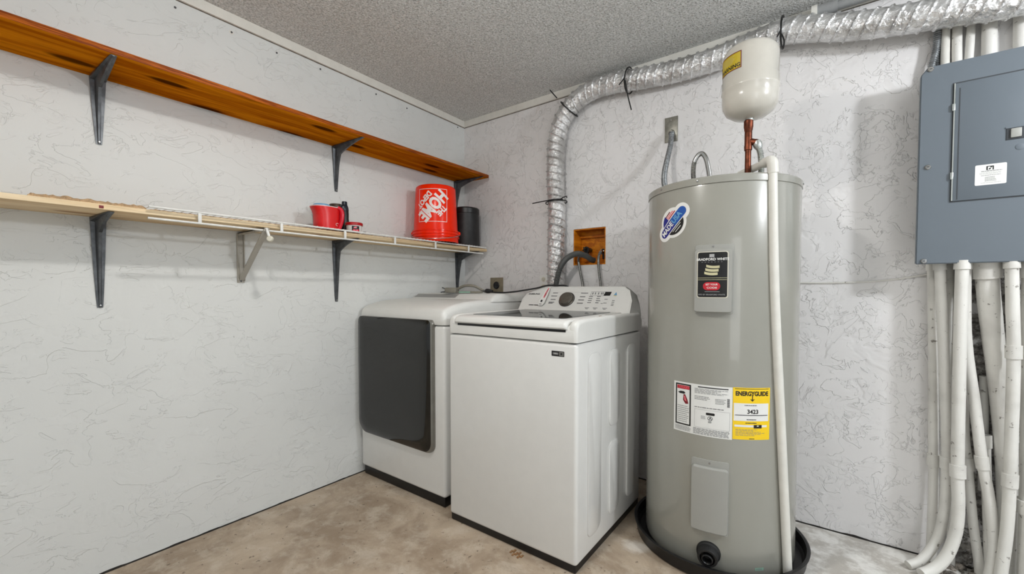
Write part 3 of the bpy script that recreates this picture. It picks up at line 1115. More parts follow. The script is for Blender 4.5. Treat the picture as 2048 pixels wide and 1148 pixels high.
# ------------------------------------------------------------------ washer
WX0, WX1, WYF, WYB = 0.812, 1.503, -0.985, -0.29
t = thing('washing_machine', ((WX0 + WX1) / 2, (WYF + WYB) / 2, 0), 'white top-loading washing machine with grey glass lid, beside the water heater', 'washing machine')
obj('base', B(WX0 + 0.006, WYF + 0.006, 0, WX1 - 0.006, WYB, 0.04, bev=0.006), M['black'], t)
bm = B(WX0, WYF, 0.030, WX1, WYB, 0.907, bev=0.016, seg=4)


def emboss(y0, y1, z0, z1):
    prism(bm, rrpts(y0, z0, y1, z1, min(0.04, (y1 - y0) * 0.42), 6), -0.002, 0.0075, lambda u, v, dd: Vector((WX1 + dd, u, v)), 0, 0.010)


emboss(-0.895, -0.775, 0.10, 0.858)
emboss(-0.690, -0.575, 0.508, 0.852)
emboss(-0.690, -0.575, 0.105, 0.438)
emboss(-0.482, -0.372, 0.105, 0.852)
obj('cabinet', bm, M['enamel'], t)
prof = [(WYF, 0.911), (WYF - 0.0005, 0.915), (WYF, 0.955), (WYF + 0.006, 0.970), (WYF + 0.020, 0.978), (WYF + 0.06, 0.980), (-0.30, 0.982), (-0.275, 0.975), (-0.27, 0.911)]
bm = extrude_x(bmesh.new(), prof, WX0 + 0.006, WX1 - 0.006, 0.012, 0.94, 4)
sp = [(WYF + 0.001, 0.911), (WYF + 0.0005, 0.92), (WYF + 0.001, 0.972), (WYF + 0.008, 0.988), (WYF + 0.025, 0.997), (WYF + 0.07, 1.0005), (-0.72, 1.002), (-0.42, 1.002), (-0.30, 1.0), (-0.269, 0.97), (-0.269, 0.911)]
extrude_x(bm, sp, WX0, 0.852, 0.016, 0.95, 5)
extrude_x(bm, sp, 1.463, WX1, 0.016, 0.95, 5)
obj('top_panel', bm, M['enamel_pl'], t, 40)
# lid with a rolled front lip over a black strip painting the finger-gap shade
bm = bmesh.new()
lipr = [(-0.992, 0.962), (-0.996, 0.968), (-0.994, 0.980), (-0.986, 0.990), (-0.970, 0.996), (-0.945, 0.9985), (-0.94, 0.9985), (-0.425, 1.004), (-0.420, 1.000), (-0.420, 0.985), (-0.955, 0.983), (-0.975, 0.964)]
extrude_x(bm, lipr, 0.856, 1.459, 0.014, 0.97, 5)
obj('lid', bm, M['enamel_pl'], t, 40)
bm = bmesh.new()
gq = rrpts(0.905, -0.925, 1.412, -0.452, 0.02, 5)
prism(bm, gq, 0, 0.0016, lambda u, v, dd: Vector((u, v, 0.9988 + (v + 0.925) * 0.0107 + dd)))
obj('lid_glass', bm, M['lidglass'], t)
obj('finger_gap_shade', B(0.872, WYF - 0.0012, 0.9505, 1.452, WYF + 0.01, 0.9605, bev=0.0008), M['black'], t)
# console
cprof = [(-0.435, 0.995), (-0.426, 1.005), (-0.385, 1.061), (-0.348, 1.112), (-0.338, 1.126), (-0.325, 1.134), (-0.308, 1.134), (-0.292, 1.122), (-0.278, 1.09), (-0.268, 1.04), (-0.262, 0.99), (-0.262, 0.93), (-0.435, 0.985)]


def cshape(x, y, z, pull):
    e = 1.0
    return y + (0.35 * pull if y < -0.33 else 0), z


bm = bmesh.new()
secs = []
for i in range(9):
    a = i / 8 * PI / 2
    secs.append((math.sin(a), math.cos(a)))
rings = []
xl, xr = WX0 + 0.003, WX1 - 0.005
seq = [(xl + 0.07 * (1 - s), c) for s, c in secs] and None
# the outline of the console seen from the front narrows upwards: end curve x(z)


def endx(z):
    k_ = max(0.0, min(1.0, (z - 0.995) / 0.139))
    return 0.004 + 0.016 * k_ + 0.05 * max(0.0, (k_ - 0.55) / 0.45) ** 2.2


nx = 24
for i in range(nx + 1):
    f = i / nx
    ring = []
    for (y, z) in cprof:
        e = endx(z)
        ring.append(Vector((xl + e + (xr - xl - 2 * e) * f, y, z)))
    rings.append(ring)
loft(bm, rings)
bmesh.ops.recalc_face_normals(bm, faces=bm.faces)
bmesh.ops.bevel(bm, geom=[e for e in bm.edges if len(e.link_faces) == 2 and e.calc_face_angle(0) > 0.9], offset=0.004, segments=2, affect='EDGES')
obj('console', bm, M['enamel_pl'], t, 40)
cn = Vector((0, -0.107, 0.078)).normalized()
cp0, cp1 = Vector((0, -0.426, 1.005)), Vector((0, -0.348, 1.112))
clen = (cp1 - cp0).length


def fnc(u, v, h):
    return Vector((u, 0, 0)) + cp0.lerp(cp1, v) + cn * (h + 0.0004)


d = Decal()
d.text('SAMSUNG', 0.893, 0.80, 0.10, M['ink_d'], 1, 0, 0.17, 0.03)
d.bm.verts.ensure_lookup_table()
d.rect(0.885, 0.195, 0.918, 0.235, M['ink_d'])
d.rect(0.921, 0.195, 0.953, 0.235, M['ink_d'])
for v_, a_, b_ in ((0.86, 1.018, 1.05), (0.70, 1.014, 1.052), (0.52, 1.018, 1.050), (0.38, 1.012, 1.048), (0.33, 1.012, 1.04)):
    d.rect(a_, v_ - 0.02, b_, v_ + 0.025, M['ink'])
for v_, a_, b_ in ((0.86, 1.195, 1.238), (0.68, 1.196, 1.228), (0.52, 1.192, 1.226), (0.36, 1.190, 1.226)):
    d.rect(a_, v_ - 0.02, b_, v_ + 0.025, M['ink'])
d.rect(1.045, 0.90, 1.20, 0.905, M['ink_y'])
for (a_, b_) in ((1.255, 1.345),):
    for v_ in (0.74, 0.925):
        d.rect(a_, v_, b_, v_ + 0.012, M['ink'])
    d.rect(a_, 0.74, a_ + 0.0015, 0.93, M['ink'])
for a_ in (1.263, 1.278, 1.296, 1.313, 1.322):
    d.rect(a_, 0.80, a_ + 0.006, 0.90, M['ink'])
d.poly([(1.386, 0.77), (1.404, 0.77), (1.396, 0.93)], M['lightblue'])
d.rect(1.386, 0.735, 1.402, 0.755, M['olive'])
for v_ in (0.68, 0.58, 0.48, 0.38):
    d.rect(1.250, v_, 1.272, v_ + 0.035, M['ink'])
    d.rect(1.296, v_, 1.314 + random.uniform(0, 0.01), v_ + 0.04, M['ink'])
for v_ in (0.56, 0.38):
    d.rect(1.342, v_, 1.360, v_ + 0.03, M['ink'])
d.rect(1.328, 0.36, 1.340, 0.385, M['ink'])
for a_ in (1.245, 1.292, 1.345):
    d.rect(a_, 0.14, a_ + 0.026, 0.165, M['ink'])
    d.rect(a_ + 0.005, 0.09, a_ + 0.02, 0.115, M['ink'])
for v_ in (0.28, 0.34, 0.42, 0.50):
    d.rect(1.386, v_, 1.400, v_ + 0.03, M['ink'])
d.build('printed_controls', t, fnc)
d = Decal()
d.poly([(1.330, 0.745), (1.366, 0.745), (1.371, 0.93), (1.336, 0.93)], M['lblack'], 2)
d.build('display', t, fnc)
kp = fnc(1.121, 0.53, 0)
o = obj('dial', lathe(bmesh.new(), [(0.044, 0), (0.044, 0.002), (0.0405, 0.003), (0.0400, 0.014), (0.037, 0.018), (0.030, 0.0195), (0.0, 0.0200)], kp, 48, axis=cn), M['knob'], t, 30)
obj('dial_ring', lathe(bmesh.new(), [(0.047, 0), (0.047, 0.0024), (0.0435, 0.0026), (0.0435, 0)], kp, 48, axis=cn), M['ink_d'], t)
# badge on the front
d = Decal()
d.rrect(1.389, 0.8535, 1.447, 0.8745, 0.002, M['lblack'])
d.rect(1.424, 0.856, 1.444, 0.872, M['silver'], 2)
d.rect(1.395, 0.860, 1.420, 0.868, M['ink'], 2)
d.text('VRT', 1.408, 0.864, 0.008, M['paper'], 3)
d.rect(1.430, 0.860, 1.438, 0.868, M['ink_d'], 3)
d.build('badge', t, face_y(WYF - 0.0004))
obj('scuff', B(1.4755, -0.737, 1.0005, 1.4785, -0.712, 1.0030, bev=0.0005), M['tan'], t)

# black cord of the washer and the tag tied to it
t = thing('power_cord', (0.75, -0.41, 1.095), 'thin black cord with plug stretched from the dryer top over the washer controls', 'cord')
pc = [(0.625, -0.43, 1.1005), (0.67, -0.428, 1.0985), (0.72, -0.42, 1.0985), (0.78, -0.405, 1.104), (0.83, -0.385, 1.112), (0.90, -0.352, 1.125), (0.96, -0.330, 1.1405), (1.02, -0.320, 1.1405), (1.07, -0.312, 1.139), (1.09, -0.285, 1.118), (1.095, -0.265, 1.06)]
obj('cord', tube(bmesh.new(), cr(pc, 8), 0.0046, 10), M['black_rub'], t)
bm = lathe(bmesh.new(), [(0.006, 0), (0.008, 0.012), (0.0125, 0.024), (0.0135, 0.044), (0.011, 0.05), (0, 0.05)], (0.632, -0.43, 1.107), 16, axis=(-1, -0.1, 0.05))
obj('plug', bm, M['black_rub'], t)
for k_ in (-0.006, 0.006):
    obj('prong', B(0.562, -0.437 + k_ - 0.001, 1.106, 0.585, -0.437 + k_ + 0.001, 1.113), M['steel_dark'], t)
tagp = [(0.0, 0.0), (0.026, 0.0), (0.035, 0.016), (0.034, 0.088), (0.026, 0.128), (0.014, 0.132), (0.004, 0.080), (-0.006, 0.03)]
t = thing('cord_tag', (0.985, -0.39, 1.08), 'small white and pink paper tag hanging from the black cord over the washer', 'tag')


def fnt(u, v, h):
    s = v / 0.132
    return Vector((0.957 + u + 0.012 * s, 0, 0)) + cp0.lerp(cp1, 0.16 + 0.98 * s) + cn * (0.0095 + h + 0.006 * math.sin(s * 3))


bm = bmesh.new()
prism(bm, tagp, 0, 0.0006, fnt)
obj('paper', bm, M['paper'], t)
d = Decal()
d.poly([(0.014, 0.050), (0.022, 0.050), (0.026, 0.085), (0.022, 0.122), (0.016, 0.122), (0.014, 0.085)], M['pink'])
d.poly([(0.018, 0.055), (0.021, 0.055), (0.022, 0.110), (0.019, 0.110)], M['red_d'], 2)
d.ell(0.012, 0.028, 0.006, 0.008, M['ink_d'])
d.rect(0.004, 0.006, 0.020, 0.010, M['ink'])
d.build('print', t, lambda u, v, h: fnt(u, v, h + 0.0012))

# ------------------------------------------------------------------ washer box in the wall, hoses, outlets
t = thing('supply_box', ((HX0 + HX1) / 2, 0.1, HZ0), 'open amber wood box sunk in the back wall with the washer taps', 'wall box')
bm = bmesh.new()
D_ = 0.10
box(bm, HX0 + 0.001, D_, HZ0 + 0.001, HX1 - 0.001, D_ + 0.008, HZ1 - 0.001)
box(bm, HX0 + 0.001, 0.003, HZ0 + 0.001, HX0 + 0.008, D_, HZ1 - 0.001)
box(bm, HX1 - 0.008, 0.003, HZ0 + 0.001, HX1 - 0.001, D_, HZ1 - 0.001)
box(bm, HX0 + 0.008, 0.003, HZ0 + 0.001, HX1 - 0.008, D_, HZ0 + 0.008)
box(bm, HX0 + 0.008, 0.003, HZ1 - 0.008, HX1 - 0.008, D_, HZ1 - 0.001)
box(bm, HX0 + 0.008, D_ - 0.02, HZ1 - 0.05, HX1 - 0.008, D_, HZ1 - 0.035)
obj('lining', bm, M['boxwood'], t)
for x, z in ((1.028, 1.372), (1.148, 1.352)):
    bm = bmesh.new()
    lathe(bm, [(0.0, -0.03), (0.014, -0.03), (0.016, -0.02), (0.016, 0.02), (0.020, 0.022), (0.020, 0.032), (0, 0.034)], (x, 0.062, z), 20, axis=(0, -1, 0))
    lathe(bm, [(0.010, -0.045), (0.013, -0.04), (0.013, 0.0)], (x, 0.045, z), 16)
    v_ = obj('tap', bm, M['black'], t)
    bm = bmesh.new()
    for k_ in range(4):
        a = k_ * PI / 2 + 0.4
        tube(bm, [(x - 0.004, 0.018, z), (x - 0.004 + 0.018 * math.cos(a), 0.014, z + 0.018 * math.sin(a))], 0.0035, 8)
    obj('tap_handle', bm, M['chrome'] if x > 1.1 else M['black'], v_)
t = thing('drain_hose', (1.06, -0.09, 1.13), 'dark grey drain hose arching from behind the washer into the wall box', 'hose')
hp = cr([(0.915, -0.215, 1.00), (0.922, -0.175, 1.12), (0.930, -0.165, 1.185), (0.945, -0.162, 1.24), (0.968, -0.155, 1.285), (0.997, -0.135, 1.318), (1.030, -0.090, 1.338), (1.058, -0.030, 1.327), (1.070, 0.012, 1.308), (1.078, 0.040, 1.302)], 10)
hp = resample(hp, 0.002)
n_c = int(len(hp) * 0.47)
obj('corrugated_end', tube(bmesh.new(), hp[:n_c + 1], corr(0.0165, 0.009, 0.0016), 18), M['hose'], t, 60)
obj('smooth_end', tube(bmesh.new(), hp[n_c:][::3] + [hp[-1]], 0.0178, 18), M['hose'], t, 60)
for pts_, lab in (([(1.020, 0.020, 1.336), (1.006, -0.018, 1.325), (1.014, -0.045, 1.295), (1.030, -0.052, 1.225), (1.053, -0.06, 1.13), (1.07, -0.10, 1.02)], 'grey braided supply hose under the drain hose, left of the pair'),
                  ([(1.148, 0.018, 1.350), (1.146, -0.020, 1.340), (1.149, -0.045, 1.30), (1.156, -0.052, 1.235), (1.172, -0.06, 1.13), (1.18, -0.10, 1.02)], 'grey braided supply hose from the right tap of the wall box')):
    t = thing('supply_hose', pts_[-1], lab, 'hose', 'washer supply hoses')
    pth = resample(cr(pts_, 8), 0.003)
    obj('hose', tube(bmesh.new(), pth, 0.0078, 12), M['braid'], t)
    obj('nut', tube(bmesh.new(), pth[:10], 0.0115, 6), M['chrome'], t)


def wall_plate(name, x0, z0, x1, z1, mat, label, cat, th=0.006):
    t_ = thing(name, ((x0 + x1) / 2, 0, (z0 + z1) / 2), label, cat)
    obj('plate', B(x0, -th, z0, x1, 0.0, z1, bev=0.0015), mat, t_)
    return t_


t = wall_plate('wall_outlet', 0.262, 1.090, 0.380, 1.204, M['brassplate'], 'tan dryer outlet plate with a round black socket on the back wall', 'outlet')
bm = lathe(bmesh.new(), [(0.027, 0), (0.027, 0.004), (0.024, 0.006), (0, 0.005)], (0.321, -0.006, 1.147), 28, axis=(0, -1, 0))
obj('socket', bm, M['black'], t)
bm = B(0.320, -0.0125, 1.150, 0.323, -0.011, 1.163)
box(bm, 0.311, -0.0125, 1.137, 0.316, -0.011, 1.140)
box(bm, 0.327, -0.0125, 1.137, 0.332, -0.011, 1.140)
obj('slots', bm, M['panel_d'], t)
t = wall_plate('wall_outlet', 0.697, 1.10, 0.762, 1.215, M['paper'], 'white duplex outlet on the back wall beside the foil duct', 'outlet')
for z in (1.185, 1.137):
    bm = lathe(bmesh.new(), [(0.016, 0), (0.016, 0.002), (0, 0.0022)], (0.7295, -0.006, z), 20, axis=(0, -1, 0))
    s_ = obj('socket', bm, M['paper_b'], t)
    bm = B(0.7225, -0.0092, z - 0.002, 0.7240, -0.0078, z + 0.006)
    box(bm, 0.7345, -0.0092, z - 0.002, 0.7360, -0.0078, z + 0.006)
    box(bm, 0.7280, -0.0092, z - 0.010, 0.7310, -0.0078, z - 0.006)
    obj('slots', bm, M['ink_d'], s_)

# ------------------------------------------------------------------ foil duct and its ties
dp = [(0.872, -0.15, 0.86), (0.872, -0.10, 1.00), (0.870, -0.08, 1.13), (0.868, -0.075, 1.40), (0.868, -0.07, 1.628), (0.858, -0.07, 1.80), (0.858, -0.07, 1.95), (0.868, -0.07, 2.07), (0.912, -0.07, 2.19), (0.998, -0.07, 2.275), (1.12, -0.07, 2.318), (1.26, -0.07, 2.318), (1.42, -0.07, 2.298),
      (1.60, -0.07, 2.282), (1.78, -0.07, 2.283), (1.93, -0.07, 2.298), (2.083, -0.075, 2.312), (2.20, -0.078, 2.285), (2.34, -0.08, 2.243), (2.50, -0.095, 2.205), (2.65, -0.108, 2.178), (2.78, -0.108, 2.158), (3.0, -0.108, 2.150), (3.3, -0.108, 2.148)]
dpath = resample(cr(dp, 14), 0.0035)
PT = 0.047


def duct_r(s, a):
    ph = (s / PT + 2 * a / (2 * PI)) % 1.0
    dd = min(ph, 1 - ph)
    rib = math.exp(-(dd / 0.055) ** 2)
    q = Vector((s * 26, math.cos(a) * 2.2, math.sin(a) * 2.2))
    cr_ = noise.noise(q) * 0.6 + noise.noise(q * 2.3) * 0.4
    sag = 0.0035 * (1 - rib)
    return 0.0595 + 0.0034 * rib - sag - 0.0040 * abs(cr_) * (1 - rib * 0.85)


solo('foil_duct', tube(bmesh.new(), dpath, duct_r, 44, False), M['foil'], (0.87, -0.08, 1.0),
     'long crinkled silver foil duct rising behind the washer and running along under the ceiling', 'duct', None, 25)


def near(x=None, z=None):
    best = min(range(len(dpath)), key=lambda i: (0 if x is None else (dpath[i].x - x) ** 2) + (0 if z is None else (dpath[i].z - z) ** 2))
    return dpath[best], (dpath[min(best + 3, len(dpath) - 1)] - dpath[max(best - 3, 0)]).normalized()


def cable_tie(p, tn, tails, label):
    t_ = thing('cable_tie', p, label, 'cable tie')
    s_ = Vector((0, -1, 0))
    up = tn.cross(s_).normalized()
    s_ = up.cross(tn).normalized()
    pts_ = [p + (s_ * math.cos(a) + up * math.sin(a)) * 0.0680 for a in [2 * PI * i / 40 for i in range(41)]]
    obj('loop', tube(bmesh.new(), pts_, 0.0040, 6), M['black'], t_)
    for i, tl in enumerate(tails):
        obj('tail', tube(bmesh.new(), cr([Vector(q) for q in tl], 5), 0.0034, 6), M['black'], t_)
    return t_


p, tn = near(0.868, 1.675)
cable_tie(p, tn, [[(0.93, -0.10, 1.683), (0.90, -0.135, 1.682), (0.82, -0.135, 1.680), (0.722, -0.13, 1.677)], [(0.925, -0.115, 1.684), (0.950, -0.122, 1.690), (0.968, -0.123, 1.692), (0.972, -0.121, 1.683)]], 'black cable tie round the upright run of the foil duct, tail to the left')
p, tn = near(0.958, 2.245)
cable_tie(p, tn, [[(0.905, -0.132, 2.305), (0.878, -0.132, 2.338), (0.853, -0.13, 2.369)], [(0.990, -0.130, 2.205), (1.02, -0.13, 2.182)]], 'black cable tie on the bend of the foil duct, tail pointing up left')
p, tn = near(1.345, 2.309)
cable_tie(p, tn, [[(1.345, -0.132, 2.286), (1.360, -0.132, 2.20), (1.381, -0.13, 2.114)], [(1.345, -0.136, 2.306), (1.332, -0.134, 2.29), (1.308, -0.132, 2.270)]], 'black cable tie with a long tail hanging from the level foil duct')
p, tn = near(2.083, 2.312)
cable_tie(p, tn, [[(2.083, -0.138, 2.275), (2.093, -0.138, 2.245), (2.092, -0.13, 2.218)], [(2.083, -0.140, 2.30), (2.066, -0.137, 2.268)]], 'black cable tie round the foil duct beside the cream expansion tank')

# ------------------------------------------------------------------ flexible conduit from wall plate to heater
t = wall_plate('junction_plate', 1.527, 1.936, 1.597, 2.072, M['plate'], 'small steel cover plate high on the wall feeding the grey flex conduit', 'wall plate')
bm = bmesh.new()
lathe(bm, [(0.016, -0.002), (0.016, 0.016), (0.012, 0.018), (0.012, 0.03)], (1.565, -0.006, 1.985), 16, axis=(0.1, -0.85, -0.5))
obj('connector', bm, M['plate'], t)
obj('screw', lathe(bmesh.new(), [(0.004, 0), (0.003, 0.002), (0, 0.0025)], (1.560, -0.006, 2.055), 10, axis=(0, -1, 0)), M['chrome'], t)
fp = resample(cr([(1.570, -0.022, 1.975), (1.575, -0.045, 1.955), (1.575, -0.06, 1.90), (1.568, -0.09, 1.82), (1.575, -0.16, 1.73), (1.600, -0.24, 1.65), (1.635, -0.30, 1.585), (1.652, -0.325, 1.559)], 10), 0.0015)
solo('flex_conduit', tube(bmesh.new(), fp, corr(0.0125, 0.0105, 0.0020), 14), M['flexgrey'], (1.652, -0.325, 1.555),
     'grey ribbed flexible conduit curving from the wall plate down to the heater top', 'conduit', None, 60)

# ------------------------------------------------------------------ water heater
HC = (1.884, -0.38)
HR = 0.298
pc_ = (HC[0], HC[1], 0)
bm = lathe(bmesh.new(), [(0.0, 0.0), (0.325, 0.0), (0.338, 0.006), (0.344, 0.050), (0.350, 0.053), (0.351, 0.058), (0.346, 0.060), (0.338, 0.058), (0.333, 0.020), (0.322, 0.010), (0, 0.010)], pc_, 80)
for v in bm.verts:
    r_ = math.hypot(v.co.x - HC[0], v.co.y - HC[1])
    if r_ > 0.3 and v.co.z > 0.03:
        v.co.z += 0.006 * noise.noise(Vector((v.co.x * 5, v.co.y * 5, 2)))
solo('drain_pan', bm, M['black'], pc_, 'round black drain pan on the floor under the water heater', 'drain pan')

ZB, ZT = 0.0112, 1.552
t = thing('water_heater', (HC[0], HC[1], ZB), 'tall grey cylinder water heater with yellow label, standing in a black pan', 'water heater')
obj('tank', lathe(bmesh.new(), [(0, ZB), (HR - 0.012, ZB), (HR - 0.003, ZB + 0.006), (HR, ZB + 0.02), (HR, 0.5), (HR, 1.0), (HR, 1.515), (HR - 0.002, 1.524)], pc_, 128), M['tank'], t)
obj('top_cap', lathe(bmesh.new(), [(HR - 0.004, 1.522), (HR + 0.0025, 1.523), (HR + 0.003, 1.546), (HR - 0.001, ZT - 0.001), (HR - 0.008, ZT), (0.2, ZT + 0.006), (0, ZT + 0.008)], pc_, 128), M['tank'], t)
for a in (-127, -95, -45, 0):
    ar = math.radians(a)
    obj('screw', lathe(bmesh.new(), [(0.0045, -0.002), (0.0045, 0.0012), (0, 0.003)], (HC[0] + (HR + 0.003) * math.cos(ar), HC[1] + (HR + 0.003) * math.sin(ar), 1.537), 10, axis=(math.cos(ar), math.sin(ar), 0)), M['chrome'], t)

A0 = math.radians(-90)
cyl = on_cyl(HC, HR + 0.0006, 0.0, A0)


def U(deg):
    return HR * (math.radians(deg) + PI / 2)


def curved_block(outline, d0, d1, inset, du=0.012):
    """solid pad bent round the tank"""
    bm = bmesh.new()
    cu0 = sum(p_[0] for p_ in outline) / len(outline)
    cv0 = sum(p_[1] for p_ in outline) / len(outline)
    us = [p_[0] for p_ in outline]
    vv = [p_[1] for p_ in outline]
    prism(bm, outline, d0, d1, lambda u, v, dd: Vector((u, v, dd)), 0, inset)
    u = min(us) + du
    while u < max(us):
        bmesh.ops.bisect_plane(bm, geom=bm.verts[:] + bm.edges[:] + bm.faces[:], plane_co=(u, 0, 0), plane_no=(1, 0, 0), dist=1e-7)
        u += du
    for v in bm.verts:
        v.co = cyl(v.co.x, v.co.y, v.co.z)
    bmesh.ops.recalc_face_normals(bm, faces=bm.faces)
    return bm


# upper access cover
u0, u1 = U(-95.6), U(-70.6)
bm = curved_block(rrpts(u0 - 0.001, 1.026, u1 + 0.003, 1.290, 0.006, 3), -0.001, 0.0025, 0.001)
c_ = obj('upper_cover', bm, M['tank_lid'], t)
obj('cover_pad', curved_block(rrpts(u0 + 0.001, 1.030, u1 - 0.004, 1.272, 0.008, 3), 0.001, 0.018, 0.004), M['tank_lid'], c_)
um = (u0 + u1) / 2 - 0.002
obj('screw', lathe(bmesh.new(), [(0.004, 0), (0.003, 0.002), (0, 0.003)], cyl(um, 1.282, 0.0025), 10, axis=(math.cos(A0 + um / HR), math.sin(A0 + um / HR), 0)), M['chrome'], c_)
d = Decal()
l0, l1 = um - 0.052, um + 0.050
lm = (l0 + l1) / 2
d.rrect(l0, 1.086, l1, 1.262, 0.008, M['paper_b'], 0)
d.rrect(l0 + 0.003, 1.089, l1 - 0.003, 1.259, 0.007, M['lblack'], 1)
d.text('BRADFORD WHITE', lm, 1.232, 0.0125, M['paper'], 2, 0, 0.98, 0.03)
d.rect(lm - 0.010, 1.240, lm + 0.006, 1.252, M['ink_y'], 2)
for i in range(7):
    d.rect(lm - 0.036 + i * 0.0105, 1.221, lm - 0.031 + i * 0.0105, 1.223, M['ink'], 2)
for i in range(3):
    vb = 1.204 - i * 0.013
    pts_ = []
    for k_ in range(9):
        s = k_ / 8
        pts_.append((lm - 0.020 - 0.003 * i + s * 0.043, vb + 0.0045 + (0.004 * (1 - s) ** 3 - 0.0015 * math.sin(s * 3.1))))
    low = [(a, b - 0.0095) for a, b in pts_]
    d.poly(pts_[::-1] + low, M['gold'], 2)
d.rect(l0 + 0.004, 1.1615, l1 - 0.004, 1.1628, M['gold'], 2)
d.rect(l0 + 0.004, 1.1545, l1 - 0.004, 1.1558, M['gold'], 2)
d.rrect(lm - 0.030, 1.115, lm + 0.026, 1.146, 0.015, M['red'], 2)
d.text('SET YOUR', lm - 0.002, 1.1365, 0.0090, M['paper'], 3, 0, 0.95, 0.02)
d.text('CODE', lm - 0.001, 1.1245, 0.0090, M['paper'], 3, 0, 1.35, 0.02)
d.rect(lm - 0.024, 1.109, lm + 0.024, 1.1105, M['ink_y'], 2)
d.text('MFD BY BRADFORD WHITE', lm - 0.002, 1.0985, 0.0072, M['ink_y'], 2, 0, 0.98)
d.build('label', c_, lambda u, v, h: cyl(u, v, h + 0.0186), 0.012)
# lower access cover
u0, u1 = U(-96.6), U(-71.4)
c_ = obj('lower_cover', curved_block(rrpts(u0 - 0.001, 0.172, u1 + 0.002, 0.458, 0.006, 3), -0.001, 0.002, 0.001), M['tank_lid'], t)
obj('cover_pad', curved_block(rrpts(u0 + 0.003, 0.178, u1 - 0.002, 0.432, 0.010, 3), 0.001, 0.016, 0.005), M['tank_lid'], c_)
um2 = (u0 + u1) / 2
obj('screw', lathe(bmesh.new(), [(0.004, 0), (0.003, 0.002), (0, 0.003)], cyl(um2, 0.446, 0.002), 10, axis=(math.cos(A0 + um2 / HR), math.sin(A0 + um2 / HR), 0)), M['chrome'], c_)

# white rating plate and warning
a_, b_ = U(-111.6), U(-69.5)
w_ = b_ - a_
d = Decal()
d.rect(a_, 0.548, b_, 0.748, M['paper'], 0)
d.frame(a_ + 0.008, 0.576, a_ + 0.072, 0.741, 0.0055, M['lblack'], 1)
d.poly([(a_ + 0.015, 0.720), (a_ + 0.066, 0.720), (a_ + 0.066, 0.734), (a_ + 0.015, 0.734)], M['red'], 1)
d.text('DANGER', a_ + 0.043, 0.727, 0.011, M['pink'], 2, 0, 1.0)
d.poly([(a_ + 0.018, 0.705), (a_ + 0.030, 0.711), (a_ + 0.044, 0.711), (a_ + 0.050, 0.705), (a_ + 0.044, 0.701), (a_ + 0.026, 0.701)], M['lblack'], 1)
d.poly([(a_ + 0.042, 0.700), (a_ + 0.049, 0.699), (a_ + 0.058, 0.680), (a_ + 0.062, 0.664), (a_ + 0.050, 0.662), (a_ + 0.040, 0.676)], M['red_d'], 1)
d.poly([(a_ + 0.044, 0.694), (a_ + 0.048, 0.694), (a_ + 0.055, 0.672), (a_ + 0.046, 0.676)], M['pink'], 2)
d.lines(a_ + 0.017, 0.586, a_ + 0.065, 0.656, 9, M['ink'], 1, 0.3)
d.lines(a_ + 0.007, 0.553, a_ + 0.072, 0.573, 7, M['ink'], 1, 0.45, 0.1)
d.rect(a_ + 0.098, 0.7365, a_ + 0.205, 0.7405, M['ink_d'], 1)
d.lines(a_ + 0.086, 0.712, a_ + 0.205, 0.733, 5, M['ink'], 1, 0.4, 0.4)
d.lines(a_ + 0.086, 0.687, a_ + 0.150, 0.704, 3, M['ink'], 1, 0.4, 0.3)
d.lines(a_ + 0.160, 0.678, a_ + 0.198, 0.700, 4, M['ink'], 1, 0.4, 0.3)
for i in range(14):
    d.rect(b_ - 0.018, 0.670 + i * 0.0024, b_ - 0.009, 0.6714 + i * 0.0024, M['ink_d'], 1)
d.lines(a_ + 0.086, 0.656, a_ + 0.190, 0.662, 1, M['ink'], 1, 0.5)
d.frame(a_ + 0.086, 0.580, b_ - 0.008, 0.651, 0.0008, M['ink_y'], 1)
d.rrect(a_ + 0.128, 0.632, a_ + 0.159, 0.6415, 0.003, M['lblack'], 1)
d.ell(a_ + 0.143, 0.620, 0.009, 0.0085, M['ink_d'], 1)
d.ell(a_ + 0.143, 0.620, 0.0072, 0.0068, M['paper'], 2)
d.poly([(a_ + 0.138, 0.614), (a_ + 0.1425, 0.626), (a_ + 0.1445, 0.626), (a_ + 0.149, 0.614), (a_ + 0.1465, 0.614), (a_ + 0.1435, 0.622), (a_ + 0.1405, 0.614)], M['ink_d'], 3)
d.lines(a_ + 0.110, 0.614, a_ + 0.128, 0.628, 4, M['ink_y'], 1, 0.5)
d.lines(a_ + 0.136, 0.602, a_ + 0.151, 0.610, 2, M['ink_d'], 1, 0.5)
d.lines(a_ + 0.082, 0.552, b_ - 0.008, 0.577, 7, M['ink'], 1, 0.5, 0.05)
d.build('rating_label', t, cyl, 0.012)
# yellow energy label
a_, b_ = U(-69.2), U(-42.9)
d = Decal()
m_ = (a_ + b_) / 2
d.rect(a_, 0.552, b_, 0.749, M['yellow'], 0)
d.text('ENERGYGUIDE', m_, 0.726, 0.0225, M['lblack'], 1, 0, 0.80, 0.045)
d.rect(a_ + 0.006, 0.7435, b_ - 0.006, 0.7455, M['ink_d'], 1)
d.rect(m_ - 0.0015, 0.702, m_ + 0.0015, 0.722, M['lblack'], 1)
d.poly([(m_ - 0.009, 0.707), (m_, 0.697), (m_ + 0.009, 0.707), (m_, 0.704)], M['lblack'], 1)
d.rect(a_ + 0.003, 0.623, b_ - 0.006, 0.690, M['paper'], 1)
d.lines(m_ - 0.028, 0.680, m_ + 0.030, 0.685, 1, M['ink'], 2, 0.7)
d.text('3423', m_ + 0.002, 0.658, 0.022, M['lblack'], 2, 0, 0.95, 0.03)
d.rect(a_ + 0.008, 0.6435, b_ - 0.010, 0.6462, M['ink_d'], 2)
d.lines(m_ - 0.020, 0.6265, m_ + 0.022, 0.6305, 1, M['ink_d'], 2, 0.7)
